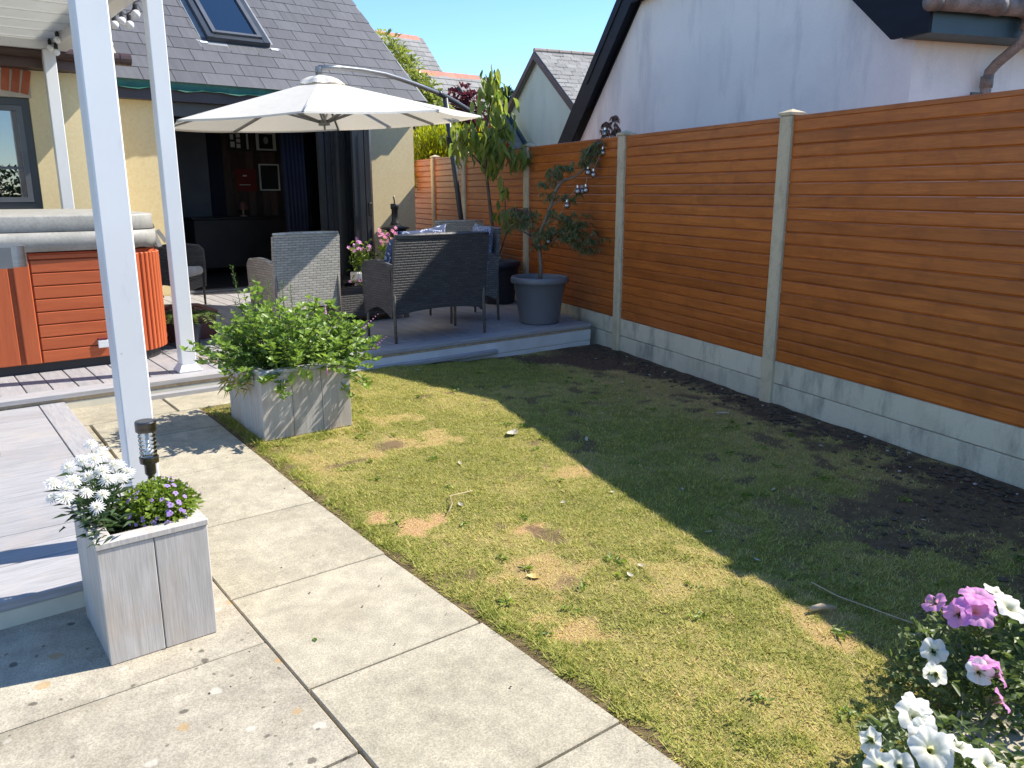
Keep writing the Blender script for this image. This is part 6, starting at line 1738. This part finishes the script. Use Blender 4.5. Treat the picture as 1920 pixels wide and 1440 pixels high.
# ------------------------------------------------------------------ small things lying about
def lie(x, y): return float(lawn_h(np.array([x]), np.array([y]))[0]) + .006
def flat_leaf(L, W_, curl):
    b = MB(); n_ = 5
    for i in range(n_ + 1):
        u = i / n_; w2 = W_ / 2 * math.sin(math.pi * min(.06 + u * .9, 1)); b.v += [(-w2, L * (u - .5), curl * (2 * u - 1) ** 2 + w2 * .4), (0, L * (u - .5), curl * (2 * u - 1) ** 2), (w2, L * (u - .5), curl * (2 * u - 1) ** 2 + w2 * .5)]
    for i in range(n_):
        a = 3 * i; b.f += [(a, a + 1, a + 4, a + 3), (a + 1, a + 2, a + 5, a + 4)]
    return b
l0 = mk('fallen_leaf', flat_leaf(.05, .024, .008), MT['dry_leaf'])
spots = [(2.73, 4.79), (3.06, 5.15), (1.90, 2.85), (2.56, 1.97), (2.57, 2.55), (2.94, 2.63), (2.96, 2.69), (2.86, 2.37), (2.02, 1.90), (2.10, 1.92), (2.50, 1.69), (3.47, 3.55), (4.42, 4.0), (4.2, 4.1), (4.05, 3.1), (3.4, 1.48), (2.32, 4.95), (3.84, 3.78), (2.2, 3.3), (3.2, 2.1), (3.0, 3.2), (2.3, 2.6)]
for i, (x_, y_) in enumerate(spots):
    o = l0 if i == 0 else inst(l0, 'fallen_leaf', None, (0, 0, 0))
    o.location = (x_, y_, lie(x_, y_)); o.rotation_euler = (random.gauss(0, .2), random.gauss(0, .2), random.random() * 6.28); s = random.uniform(.4, .8); o.scale = (s, s, s)
    shade = (x_ > 2.62 + .25 * (y_ - 2.2)) or y_ > 4.7
    tag(o, 'small pale dry leaf lying on the shaded part of the lawn' if shade else 'small pale dry leaf lying on the sunlit part of the lawn', 'leaf', 'dry leaves scattered on the shaded lawn' if shade else 'dry leaves scattered on the sunlit lawn')
o = mk('crumpled_leaf', flat_leaf(.10, .06, .02), MT['dry_leaf']); o.location = (2.71, 3.52, lie(2.71, 3.52) - .004); o.rotation_euler = (0, 0, 2.0); tag(o, 'large pale crumpled leaf in the sunlit middle of the lawn', 'leaf')
o = mk('yellow_leaf', flat_leaf(.06, .036, .012), MT['dry_leaf_yellow']); o.location = (1.73, 2.11, lie(1.73, 2.11) - .004); o.rotation_euler = (0, 0, 1.0); tag(o, 'curled yellow leaf on a bare patch near the path', 'leaf')
o = mk('green_leaf', flat_leaf(.022, .014, .003), MT['mint']); color_attr(o, 'lv', np.full(18, .3)); o.location = (.90, 2.2, .0065); tag(o, 'tiny green leaf lying on a path slab', 'leaf')
b = MB(); b.tube([(0, 0, 0), (.04, .008, .006), (.085, 0, .004)], [.009, .011, .007], 8); o = mk('stick', b, MT['twig'], None, smooth=True); o.location = (2.34, 1.31, lie(2.34, 1.31)); o.rotation_euler = (0, 0, R(-38)); tag(o, 'short pale stick at the edge of the lawn shadow', 'stick')
b = MB(); pts = [(2.48, 1.44), (2.47, 1.33), (2.48, 1.22), (2.49, 1.12), (2.50, 1.05), (2.47, 1.01), (2.41, 1.05)]
b.tube([(x_, y_, lie(x_, y_) + .012) for x_, y_ in pts], .0026, 5); o = mk('straw_stalk', b, MT['twig'], None, smooth=True); tag(o, 'long thin pale stalk lying bent in the shade near the petunias', 'stalk')
b = MB(); pts = [(1.80, 2.80), (1.86, 2.86), (1.90, 2.94), (2.02, 2.93)]
b.tube([(x_, y_, lie(x_, y_) + .012) for x_, y_ in pts], .0024, 5); o = mk('straw_stalk', b, MT['twig'], None, smooth=True); tag(o, 'short curved straw stalk on the sunlit lawn', 'stalk')
b = MB(); pts = [(4.06, 3.12), (4.13, 3.08)]
b.tube([(x_, y_, lie(x_, y_) + .008) for x_, y_ in pts], .008, 6); o = mk('stick', b, MT['twig'], None); tag(o, 'pale stick lying in the shade near the gravel boards', 'stick')
b = MB()
for k in range(60):
    x_, y_ = random.uniform(.2, 1.38), random.uniform(1.2, 4.2)
    if x_ < .75 and y_ > 2.3: continue
    z_ = float(gz(x_, y_)) + .009; s = random.uniform(.002, .005); b.add([(x_ - s, y_, z_), (x_ + s * .4, y_ - s, z_ + s * .5), (x_ + s, y_ + s * .3, z_), (x_, y_ + s, z_ + s * .4)], [(0, 1, 2), (0, 2, 3)])
o = mk('crumbs', b, MT['soil'], None); tag(o, 'dark crumbs of soil and leaf scattered over the path slabs', 'debris', kind='stuff')

P = []; D = []
for (x_, y_) in WEEDS:
    if x_ > float(fx(y_)) - .4 or in_planter(x_, y_): continue
    z_ = float(lawn_h(np.array([x_]), np.array([y_]))[0]) + .008; n_ = random.randint(7, 14)
    for k in range(n_):
        a = random.random() * 6.28; P.append((x_ + .012 * random.gauss(0, 1), y_ + .012 * random.gauss(0, 1), z_)); D.append((math.cos(a), math.sin(a), random.uniform(.1, .6)))
wd_ = leaf_mesh('weeds', P, D, .026 * (.6 + .9 * rng.random(len(P))), .011, MT['limeleaf'], None, .15)
tag(wd_, 'small broad leaved weeds dotted through the lawn', 'weeds', kind='stuff')
